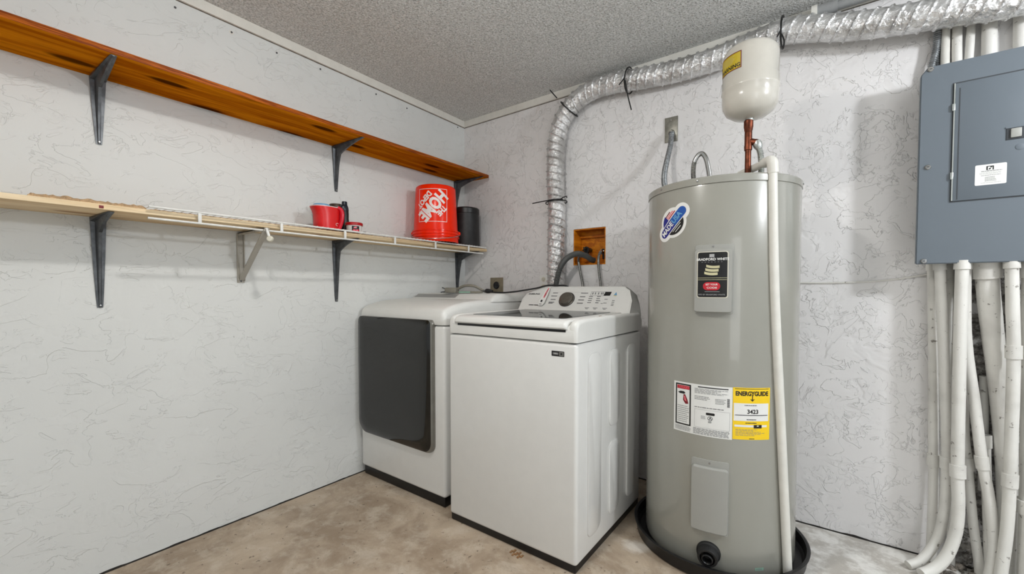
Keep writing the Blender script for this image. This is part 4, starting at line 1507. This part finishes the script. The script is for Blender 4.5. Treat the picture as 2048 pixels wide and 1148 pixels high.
d.lines(m_ - 0.024, 0.613, m_ + 0.020, 0.618, 1, M['ink_d'], 1, 0.6)
d.rect(a_ + 0.006, 0.600, b_ - 0.012, 0.608, M['paper'], 1)
d.rect(m_ + 0.006, 0.596, m_ + 0.036, 0.609, M['lblack'], 2)
d.ell(m_ + 0.021, 0.605, 0.004, 0.002, M['paper'], 3)
d.lines(a_ + 0.010, 0.566, b_ - 0.020, 0.593, 6, M['ink'], 1, 0.3, 0.4)
d.lines(m_ - 0.010, 0.554, m_ + 0.012, 0.558, 1, M['ink_d'], 1, 0.6)
d.build('energy_label', t, cyl, 0.012)
# round badge
um3, vm = U(-114.8), 1.390
d = Decal()
k = math.atan2(0.085, 0.085)


def q_(p_, q2):
    return (um3 + p_ * math.cos(k) - q2 * math.sin(k), vm + p_ * math.sin(k) + q2 * math.cos(k))


def band(hw, hl, n=10):
    pts_ = [(-hl + hw, -hw), (hl - hw, -hw)]
    pts_ += [(hl - hw + hw * math.sin(i / n * PI), -hw * math.cos(i / n * PI)) for i in range(1, n)]
    pts_ += [(hl - hw, hw), (-hl + hw, hw)]
    pts_ += [(-hl + hw - hw * math.sin(i / n * PI), hw * math.cos(i / n * PI)) for i in range(1, n)]
    return [q_(*p_) for p_ in pts_]


d.ell(um3, vm, 0.062, 0.062, M['paper'], 0, 0, 40)
d.poly(band(0.034, 0.092), M['paper'], 1)
fl = [q_(0.050 * math.cos(a), 0.050 * math.sin(a)) for a in [math.radians(26) + i / 16 * math.radians(128) for i in range(17)]]
d.poly(fl, M['paper'], 2)
d.poly([q_(0.050 * math.cos(a), 0.050 * math.sin(a)) for a in [math.radians(100) + i / 8 * math.radians(54) for i in range(9)]] + [q_(-0.006, 0.0225)], M['navy'], 3)
for i, mm in enumerate((M['red'], M['pink'], M['red_d'])):
    q0 = 0.0235 + i * 0.008
    x1_ = math.sqrt(max(0.050 ** 2 - (q0 + 0.0055) ** 2, 0))
    d.poly([q_(-0.004 - i * 0.002, q0), q_(x1_, q0), q_(x1_, q0 + 0.0050), q_(-0.005 - i * 0.002, q0 + 0.0050)], mm, 3)
d.poly([q_(0.050 * math.cos(a), 0.050 * math.sin(a)) for a in [math.radians(-154) + i / 16 * math.radians(128) for i in range(17)]], M['lblack'], 2)
for i in range(2):
    d.poly([q_(-0.026 + 0.008 * i, -0.029 - i * 0.010), q_(0.024 - 0.008 * i, -0.029 - i * 0.010), q_(0.024 - 0.008 * i, -0.0265 - i * 0.010), q_(-0.026 + 0.008 * i, -0.0265 - i * 0.010)], M['paper'], 3)
d.poly(band(0.0185, 0.078), M['navy'], 2)
d.poly([q_(0.0, -0.0185), q_(0.0595, -0.0185)] + [q_(0.0595 + 0.0185 * math.sin(i / 8 * PI), -0.0185 * math.cos(i / 8 * PI)) for i in range(1, 8)] + [q_(0.0595, 0.0185), q_(0.0, 0.0185)], M['blue'], 3)
d.text('MADE', *q_(-0.036, 0), 0.030, M['paper'], 4, k, 0.85, 0.03)
d.text('USA', *q_(0.026, 0), 0.030, M['lightblue'], 4, k, 0.95, 0.03)
d.build('badge_sticker', t, cyl, 0.010)
d = Decal()
d.rect(U(-52.0), 0.050, U(-45.5), 0.061, M['green'], 0)
d.text('A1', U(-48.5), 0.0555, 0.008, M['ink'], 1)
d.bm.free()
d = Decal()
d.rect(U(-52.0), 0.050, U(-45.5), 0.061, M['green'], 0)
d.lines(U(-51.5), 0.052, U(-46), 0.059, 2, M['ink'], 1, 0.5)
d.build('serial_sticker', t, cyl, 0.010)
# drain fitting
an = math.radians(-84.0)
dn = Vector((math.cos(an), math.sin(an), -0.10)).normalized()
fc = Vector((HC[0] + (HR - 0.012) * math.cos(an), HC[1] + (HR - 0.012) * math.sin(an), 0.096))
f_ = obj('drain_boot', lathe(bmesh.new(), [(0.044, 0.0), (0.043, 0.016), (0.038, 0.020), (0.036, 0.048), (0.034, 0.052), (0.027, 0.052), (0.026, 0.03), (0, 0.028)], fc, 40, axis=dn), M['black_rub'], t)
obj('drain_spout', lathe(bmesh.new(), [(0.016, 0.02), (0.019, 0.05), (0.0205, 0.058), (0.017, 0.060), (0.014, 0.056), (0.012, 0.035), (0, 0.034)], fc, 30, axis=dn), M['black'], f_)
# top fittings
bm = bmesh.new()
rings = [oval(1.762, -0.425, rx, ry, 0.2, z, 30) for z, rx, ry in ((1.553, 0.105, 0.055), (1.572, 0.090, 0.045), (1.592, 0.055, 0.032), (1.603, 0.030, 0.022))]
loft(bm, rings)
for v in bm.verts:
    v.co += Vector((noise.noise(v.co * 40), noise.noise(v.co * 40 + Vector((5, 0, 0))), 0.6 * noise.noise(v.co * 40 + Vector((0, 5, 0))))) * 0.006
obj('pipe_boot', bm, M['black_rub'], t)
lp = resample(cr([(1.786, -0.430, 1.585), (1.783, -0.431, 1.64), (1.786, -0.430, 1.678), (1.799, -0.427, 1.707), (1.816, -0.424, 1.716), (1.830, -0.421, 1.698), (1.840, -0.419, 1.660), (1.849, -0.417, 1.60), (1.853, -0.417, 1.556)], 8), 0.0015)
nq = int(len(lp) * 0.27)
obj('hot_connector', tube(bmesh.new(), lp, lambda s, a: 0.0102 + (0.0010 * math.sin(2 * PI * s / 0.006) if s < 0.095 else 0), 16), M['chrome'], t, 60)
obj('top_cover_plate', B(1.90, -0.50, 1.556, 1.955, -0.46, 1.566, bev=0.004), M['black_rub'], t)

# copper riser with tee and flexible connector
rx_, ry_ = 2.007, -0.512
t = thing('copper_riser', (rx_, ry_, 1.556), 'upright copper pipe with tee fitting on top of the water heater', 'pipe')
obj('pipe', tube(bmesh.new(), [(rx_, ry_, 1.559), (rx_, ry_, 1.70)], 0.0112, 20), M['copper'], t)
bm = lathe(bmesh.new(), [(0.0112, 1.668), (0.0140, 1.670), (0.0145, 1.684), (0.0135, 1.690), (0.0135, 1.745), (0.0150, 1.748), (0.0155, 1.756), (0.0168, 1.760), (0.0168, 1.784), (0.0145, 1.787), (0.012, 1.79)], (rx_, ry_, 0), 24)
obj('tee_fitting', bm, M['copper'], t)
bm = lathe(bmesh.new(), [(0.0125, 0), (0.0125, 0.022), (0.0135, 0.024), (0.0135, 0.034), (0.010, 0.036)], (rx_, ry_, 1.706), 20, axis=(0.9, 0.1, -0.35))
obj('tee_branch', bm, M['copper'], t)
bm = lathe(bmesh.new(), [(0.010, 0), (0.0145, 0.003), (0.0165, 0.014), (0.0160, 0.024), (0.0115, 0.034)], (rx_ + 0.027, ry_ + 0.004, 1.703), 16, axis=(0.3, 0.05, -1))
obj('union_nut', bm, M['brass'], t)
fx = resample(cr([(rx_ + 0.034, ry_ + 0.005, 1.678), (rx_ + 0.042, ry_ + 0.006, 1.650), (rx_ + 0.045, ry_ + 0.006, 1.61), (rx_ + 0.046, ry_ + 0.006, 1.5585)], 6), 0.0015)
obj('flex_connector', tube(bmesh.new(), fx, corr(0.0105, 0.006, 0.001), 14), M['brass'], t, 60)

# expansion tank
ec = (2.010, -0.511)
t = thing('expansion_tank', (ec[0], ec[1], 1.786), 'cream expansion tank with yellow label on the copper pipe above the heater', 'expansion tank')
z0 = 1.792
prof = [(0.0, 0.0), (0.03, 0.001), (0.062, 0.010), (0.085, 0.026), (0.0965, 0.050), (0.0995, 0.072), (0.0995, 0.104), (0.1018, 0.107), (0.1018, 0.114), (0.1005, 0.117), (0.1005, 0.148), (0.0985, 0.151), (0.0985, 0.235),
        (0.096, 0.252), (0.086, 0.268), (0.066, 0.280), (0.035, 0.287), (0, 0.289)]
obj('shell', lathe(bmesh.new(), prof, (ec[0], ec[1], z0), 72), M['cream'], t, 40)
obj('inlet_stub', lathe(bmesh.new(), [(0.0130, -0.010), (0.0150, -0.006), (0.0155, 0.004), (0.012, 0.010)], (ec[0], ec[1], z0), 16), M['brass'], t)
d = Decal()
e0, e1 = math.radians(-160.5), math.radians(-100.0)
wd = (e1 - e0) * 0.0985
d.rect(0, 0.168, wd, 0.232, M['olive'], 0)
d.frame(0, 0.168, wd, 0.232, 0.003, M['red_d'], 1)
d.lines(0.012, 0.194, wd - 0.010, 0.224, 6, M['gold'], 1, 0.25, 0.3)
d.text('WARNING', wd / 2, 0.181, 0.020, M['lblack'], 1, 0, 1.0, 0.03)
d.build('warning_label', t, lambda u, v, h: Vector((ec[0] + (0.0990 + h) * math.cos(e0 + u / 0.0985), ec[1] + (0.0990 + h) * math.sin(e0 + u / 0.0985), z0 + v)), 0.008)

# relief-valve discharge pipe
t = thing('discharge_pipe', (2.165, -0.507, 0), 'white plastic pipe running from the heater top down its front to the floor', 'pipe')
P0, P1 = Vector((2.0975, -0.592, 1.590)), Vector((2.166, -0.507, 0.0625))
obj('horizontal_run', tube(bmesh.new(), [(1.965, -0.415, 1.602), (2.088, -0.580, 1.598)], 0.0145, 20), M['pvc'], t)
bm = tube(bmesh.new(), cr([(2.070, -0.556, 1.599), (2.088, -0.580, 1.598), (2.0962, -0.590, 1.590), (2.0985, -0.592, 1.575), (2.100, -0.590, 1.548)], 6), 0.0188, 24)
obj('elbow', bm, M['pvc'], t, 40)
obj('downpipe', tube(bmesh.new(), cr([P0, (2.112, -0.582, 1.10), (2.140, -0.555, 0.55), (2.1665, -0.520, 0.0115)], 8), 0.0158, 24), M['pvc'], t)

# ------------------------------------------------------------------ breaker panel
PX0, PX1, PZ0, PZ1, PYF = 2.545, 2.955, 1.217, 1.972, -0.15
t = thing('breaker_panel', ((PX0 + PX1) / 2, 0, PZ0), 'large blue-grey electrical breaker panel on the back wall', 'breaker panel')
obj('back_box', B(PX0 + 0.035, PYF + 0.02, PZ0 + 0.012, PX1 - 0.02, 0.0, PZ1 - 0.012, bev=0.003), M['panel'], t)
ol = [(PX0, PZ0), (PX1, PZ0), (PX1, PZ1), (PX0 + 0.020, PZ1), (PX0, PZ1 - 0.028)]
bm = bmesh.new()
prism(bm, ol, -0.022, 0.0, face_y(PYF), 0)
bmesh.ops.bevel(bm, geom=bm.edges[:], offset=0.003, segments=2, affect='EDGES')
obj('cover', bm, M['panel'], t)
obj('door_gap', B(2.6335, PYF - 0.0008, 1.446, 2.945, PYF + 0.001, 1.892), M['panel_d'], t)
dr = obj('door', B(2.640, PYF - 0.0045, 1.450, 2.942, PYF + 0.001, 1.887, bev=0.0025), M['panel'], t)
obj('door_edge', B(2.6365, PYF - 0.006, 1.452, 2.6400, PYF - 0.001, 1.888), M['brass'], dr)
obj('door_fold', B(2.6505, PYF - 0.0052, 1.455, 2.6535, PYF - 0.004, 1.868), M['panel_d'], dr)
for z in (1.80, 1.545):
    obj('hinge', B(2.6325, PYF - 0.008, z - 0.013, 2.6405, PYF - 0.002, z + 0.013, bev=0.001), M['brass'], dr)
lt = obj('latch', B(2.770, PYF - 0.0065, 1.650, 2.86, PYF - 0.003, 1.694, bev=0.001), M['panel_d'], dr)
obj('latch_slide', B(2.780, PYF - 0.012, 1.656, 2.806, PYF - 0.005, 1.688, bev=0.002), M['tank_lid'], lt)
obj('latch_rim', B(2.768, PYF - 0.0075, 1.691, 2.862, PYF - 0.004, 1.696), M['panel'], lt)
obj('lock_plug', lathe(bmesh.new(), [(0.011, 0), (0.011, 0.001), (0.009, 0.0016), (0, 0.0016)], (2.804, PYF - 0.0045, 1.622), 24, axis=(0, -1, 0)), M['panel'], dr)
for x, z in ((2.572, 1.590), (2.568, 1.2285), (2.572, 1.962)):
    s_ = obj('cover_screw', lathe(bmesh.new(), [(0.0095, 0), (0.0095, 0.003), (0.007, 0.0055), (0, 0.006)], (x, PYF, z), 18, axis=(0, -1, 0)), M['chrome'], t)
    obj('screw_slot', B(x - 0.0035, PYF - 0.0068, z - 0.001, x + 0.0035, PYF - 0.0052, z + 0.001), M['ink_d'], s_)
d = Decal()
d.rrect(2.697, 1.499, 2.775, 1.573, 0.004, M['paper'], 0)
d.rect(2.725, 1.552, 2.7435, 1.5665, M['lblack'], 1)
d.rect(2.7285, 1.5530, 2.7345, 1.5640, M['paper'], 2)
d.rect(2.7345, 1.5520, 2.7400, 1.5600, M['paper'], 2)
d.ell(2.7335, 1.5565, 0.0026, 0.0026, M['lblack'], 3)
d.poly([(2.7370, 1.5610), (2.7400, 1.5600), (2.7400, 1.5625)], M['paper'], 3)
d.lines(2.712, 1.5475, 2.765, 1.5500, 1, M['ink'], 1, 0.9, 0.05)
d.lines(2.708, 1.537, 2.766, 1.545, 2, M['ink_y'], 1, 0.3, 0.1)
d.lines(2.712, 1.532, 2.762, 1.535, 1, M['ink'], 1, 0.5, 0.05)
d.lines(2.722, 1.511, 2.752, 1.529, 4, M['ink'], 1, 0.35, 0.2)
d.lines(2.712, 1.5055, 2.762, 1.508, 1, M['ink_y'], 1, 0.5, 0.05)
d.build('label', dr, face_y(PYF - 0.0047))

# ------------------------------------------------------------------ conduits under the panel
ZP = 1.2285   # underside of the box


def conduit(label, pts_, r, couplings=(), locknut=True, y_=None, mat=None):
    b = Vector(pts_[-1])
    t_ = thing('conduit', b, label, 'conduit', 'white conduits under the breaker panel')
    path = resample(cr(pts_, 8), 0.012)
    obj('pipe', tube(bmesh.new(), path, lambda s, a: r * (1 - (0.22 * min(1, s / 0.9) if r == 0.0330 and y_ else 0)) * (1 + 0.03 * noise.noise(Vector((s * 12, math.cos(a), math.sin(a))))), 18), mat or M['conduit'], t_, 60)
    for z in couplings:
        i = min(range(1, len(path) - 4), key=lambda k_: abs(path[k_].z - z))
        seg_ = path[i - 1:i + 4]
        obj('coupling', tube(bmesh.new(), seg_, r * 1.24, 20), mat or M['conduit'], t_)
    if locknut:
        a, b2 = path[0], path[6 if r > 0.03 else 3]
        obj('box_connector', tube(bmesh.new(), [a, a.lerp(b2, 0.95)], r * 1.24, 20), mat or M['conduit'], t_)
    return t_


conduit('straight white conduit against the wall, leftmost of the bundle under the panel',
        [(2.609, -0.040, ZP), (2.612, -0.04, 1.10), (2.619, -0.04, 0.873), (2.628, -0.04, 0.444), (2.631, -0.042, 0.28), (2.628, -0.05, 0.0)], 0.0165, (0.44,))
conduit('white conduit bending left onto the floor, the one nearer the wall',
        [(2.622, -0.085, ZP), (2.630, -0.09, 1.06), (2.641, -0.09, 0.857), (2.656, -0.09, 0.52), (2.658, -0.09, 0.34), (2.654, -0.09, 0.235), (2.640, -0.092, 0.135), (2.612, -0.106, 0.068), (2.582, -0.128, 0.030), (2.548, -0.152, 0.0150)], 0.0165, (0.455,))
conduit('thin dark shaded conduit hidden behind the second and third white pipes',
        [(2.660, -0.024, ZP), (2.671, -0.022, 0.853), (2.680, -0.022, 0.557), (2.687, -0.022, 0.276), (2.69, -0.022, 0.0)], 0.0130)
conduit('white conduit bending left onto the floor, the front one',
        [(2.676, -0.130, ZP), (2.676, -0.13, 1.06), (2.677, -0.13, 0.864), (2.681, -0.13, 0.438), (2.686, -0.13, 0.309), (2.684, -0.13, 0.21), (2.669, -0.136, 0.125), (2.644, -0.150, 0.066), (2.613, -0.170, 0.032), (2.580, -0.198, 0.0185)], 0.0190, (0.44,))
conduit('white conduit crossing diagonally to the right at mid height with one coupling',
        [(2.694, -0.080, ZP), (2.697, -0.088, 1.0), (2.706, -0.092, 0.862), (2.727, -0.095, 0.685), (2.749, -0.098, 0.48), (2.768, -0.10, 0.356), (2.780, -0.10, 0.26), (2.786, -0.10, 0.17), (2.783, -0.104, 0.09), (2.770, -0.108, 0.0)], 0.0165, (0.475,))
conduit('white conduit emerging from behind the front bent pipe and leaning right to the floor',
        [(2.690, -0.035, ZP), (2.698, -0.04, 1.0), (2.702, -0.045, 0.881), (2.710, -0.052, 0.572), (2.720, -0.056, 0.454), (2.738, -0.058, 0.236), (2.757, -0.06, 0.072), (2.763, -0.06, 0.0)], 0.0145, (0.45,), False)
t = conduit('fattest white conduit, slanting from the middle of the panel down right',
            [(2.748, -0.080, ZP), (2.758, -0.070, 1.10), (2.772, -0.060, 0.977), (2.803, -0.050, 0.696), (2.822, -0.046, 0.434), (2.830, -0.044, 0.20), (2.832, -0.044, 0.0)], 0.0330, (), True, 1)
conduit('white conduit in front of the slanting fat pipe with two couplings',
        [(2.800, -0.128, ZP), (2.806, -0.128, 1.06), (2.812, -0.13, 0.898), (2.814, -0.13, 0.665), (2.814, -0.13, 0.431), (2.811, -0.13, 0.238), (2.800, -0.13, 0.07), (2.795, -0.13, 0.0)], 0.0175, (0.90, 0.44))
conduit('thin white conduit squeezed between the fat slanting pipe and the wall',
        [(2.838, -0.020, ZP), (2.842, -0.014, 0.95), (2.846, -0.012, 0.796), (2.85, -0.012, 0.587), (2.87, -0.012, 0.0)], 0.0090, (), False)
conduit('broad white pipe at the right edge, seam near its foot',
        [(2.866, -0.090, ZP), (2.870, -0.092, 0.9), (2.876, -0.096, 0.55), (2.880, -0.098, 0.0)], 0.0330, (0.34,), True)
conduit('short rough plastered pipe stub in front of the bare cement',
        [(2.766, -0.016, 0.78), (2.768, -0.016, 0.65), (2.770, -0.016, 0.497), (2.772, -0.016, 0.33)], 0.0140, (), False)
conduit('pale tan conduit behind the right pipes rising from the floor',
        [(2.766, -0.052, 0.56), (2.772, -0.052, 0.40), (2.782, -0.052, 0.2), (2.788, -0.052, 0.0)], 0.0150, (0.545,), False)

# cable along the back wall
wp = [(2.14, -0.004, 1.150), (2.30, -0.004, 1.149), (2.45, -0.004, 1.155), (2.56, -0.006, 1.172), (2.612, -0.015, 1.186), (2.64, -0.02, 1.215), (2.645, -0.022, ZP)]
solo('wall_cable', tube(bmesh.new(), cr(wp, 8), 0.0038, 8), M['conduit'], (2.3, 0, 1.15), 'thin white-painted cable running along the back wall to the panel', 'cable')

# conduits above the panel
ZA = 1.9605


def upper(label, x0, y, x1, r, mat, rib=False, top=2.36):
    t_ = thing('conduit', (x0, y, ZA), label, 'conduit', 'conduits above the breaker panel')
    path = cr([(x0, y, ZA), ((x0 * 2 + x1) / 3, y, ZA + 0.06), (x1, y, ZA + 0.15), (x1, y, top)], 10)
    if rib:
        obj('pipe', tube(bmesh.new(), resample(path, 0.0015), corr(r, 0.008, 0.0014), 12), mat, t_, 60)
    else:
        obj('pipe', tube(bmesh.new(), resample(path, 0.02), r, 16), mat, t_)
        obj('box_connector', tube(bmesh.new(), [path[0], path[3]], r * 1.2, 16), mat, t_)
    return t_


upper('ribbed grey flexible conduit above the panel, leftmost one', 2.586, -0.030, 2.604, 0.0110, M['flexgrey'], True)
upper('second ribbed grey flexible conduit, close to the smooth white pipe', 2.610, -0.012, 2.610, 0.0085, M['flexgrey'], True)
upper('smooth white pipe above the panel beside the ribbed conduits', 2.630, -0.026, 2.629, 0.0135, M['pvc'])
upper('rough plastered pipe above the panel next to the smooth white pipe', 2.664, -0.026, 2.661, 0.0150, M['conduit'])
upper('stained white pipe above the panel, right of the rough plastered one', 2.695, -0.026, 2.698, 0.0125, M['conduit'])
upper('broad white pipe above the panel under the foil duct', 2.750, -0.024, 2.748, 0.0215, M['conduit'])
upper('white pipe above the panel at the right edge of the picture', 2.830, -0.025, 2.828, 0.0210, M['conduit'])

# grey electrical conduit in the ceiling corner
t = thing('ceiling_conduit', (2.6, -0.055, 2.355), 'grey metal conduit with thick coupling in the corner under the ceiling', 'conduit')
ce = 2.366
obj('pipe', tube(bmesh.new(), [(2.21, -0.055, ce), (3.3, -0.055, ce)], 0.0185, 20), M['emt'], t)
obj('coupling', tube(bmesh.new(), [(2.205, -0.055, ce), (2.285, -0.055, ce)], 0.026, 20), M['emt'], t)
obj('end_bushing', tube(bmesh.new(), [(2.190, -0.055, ce), (2.212, -0.055, ce)], 0.031, 20), M['pvc'], t)

# ------------------------------------------------------------------ floor litter
bm = bmesh.new()
for i in range(90):
    x = random.uniform(2.63, 2.86)
    y = random.uniform(-0.17, -0.01)
    s = random.uniform(0.005, 0.022)
    r_ = bmesh.ops.create_icosphere(bm, subdivisions=1, radius=s)
    for v in r_['verts']:
        v.co = v.co * (1 + 0.4 * noise.noise(v.co * 80 + Vector((i, 0, 0))))
        v.co = Vector((v.co.x + x, v.co.y + y, max(0.0, v.co.z * 0.7 + s * 0.3)))
o = solo('rubble', bm, M['rubble'], (2.74, -0.09, 0), 'crumbled plaster rubble on the floor between the conduit feet', 'rubble')
o['kind'] = 'stuff'
bm = bmesh.new()
for i in range(7):
    x, y = 1.205 + i * 0.009, -1.010 + 0.012 * math.sin(i * 2.1)
    box(bm, x, y - 0.012, 0.0005, x + 0.008, y + 0.006, 0.003 + 0.002 * (i % 2))
solo('cardboard_scrap', bm, M['tan'], (1.23, -1.01, 0), 'small brown scrap on the floor at the foot of the washer', 'scrap')
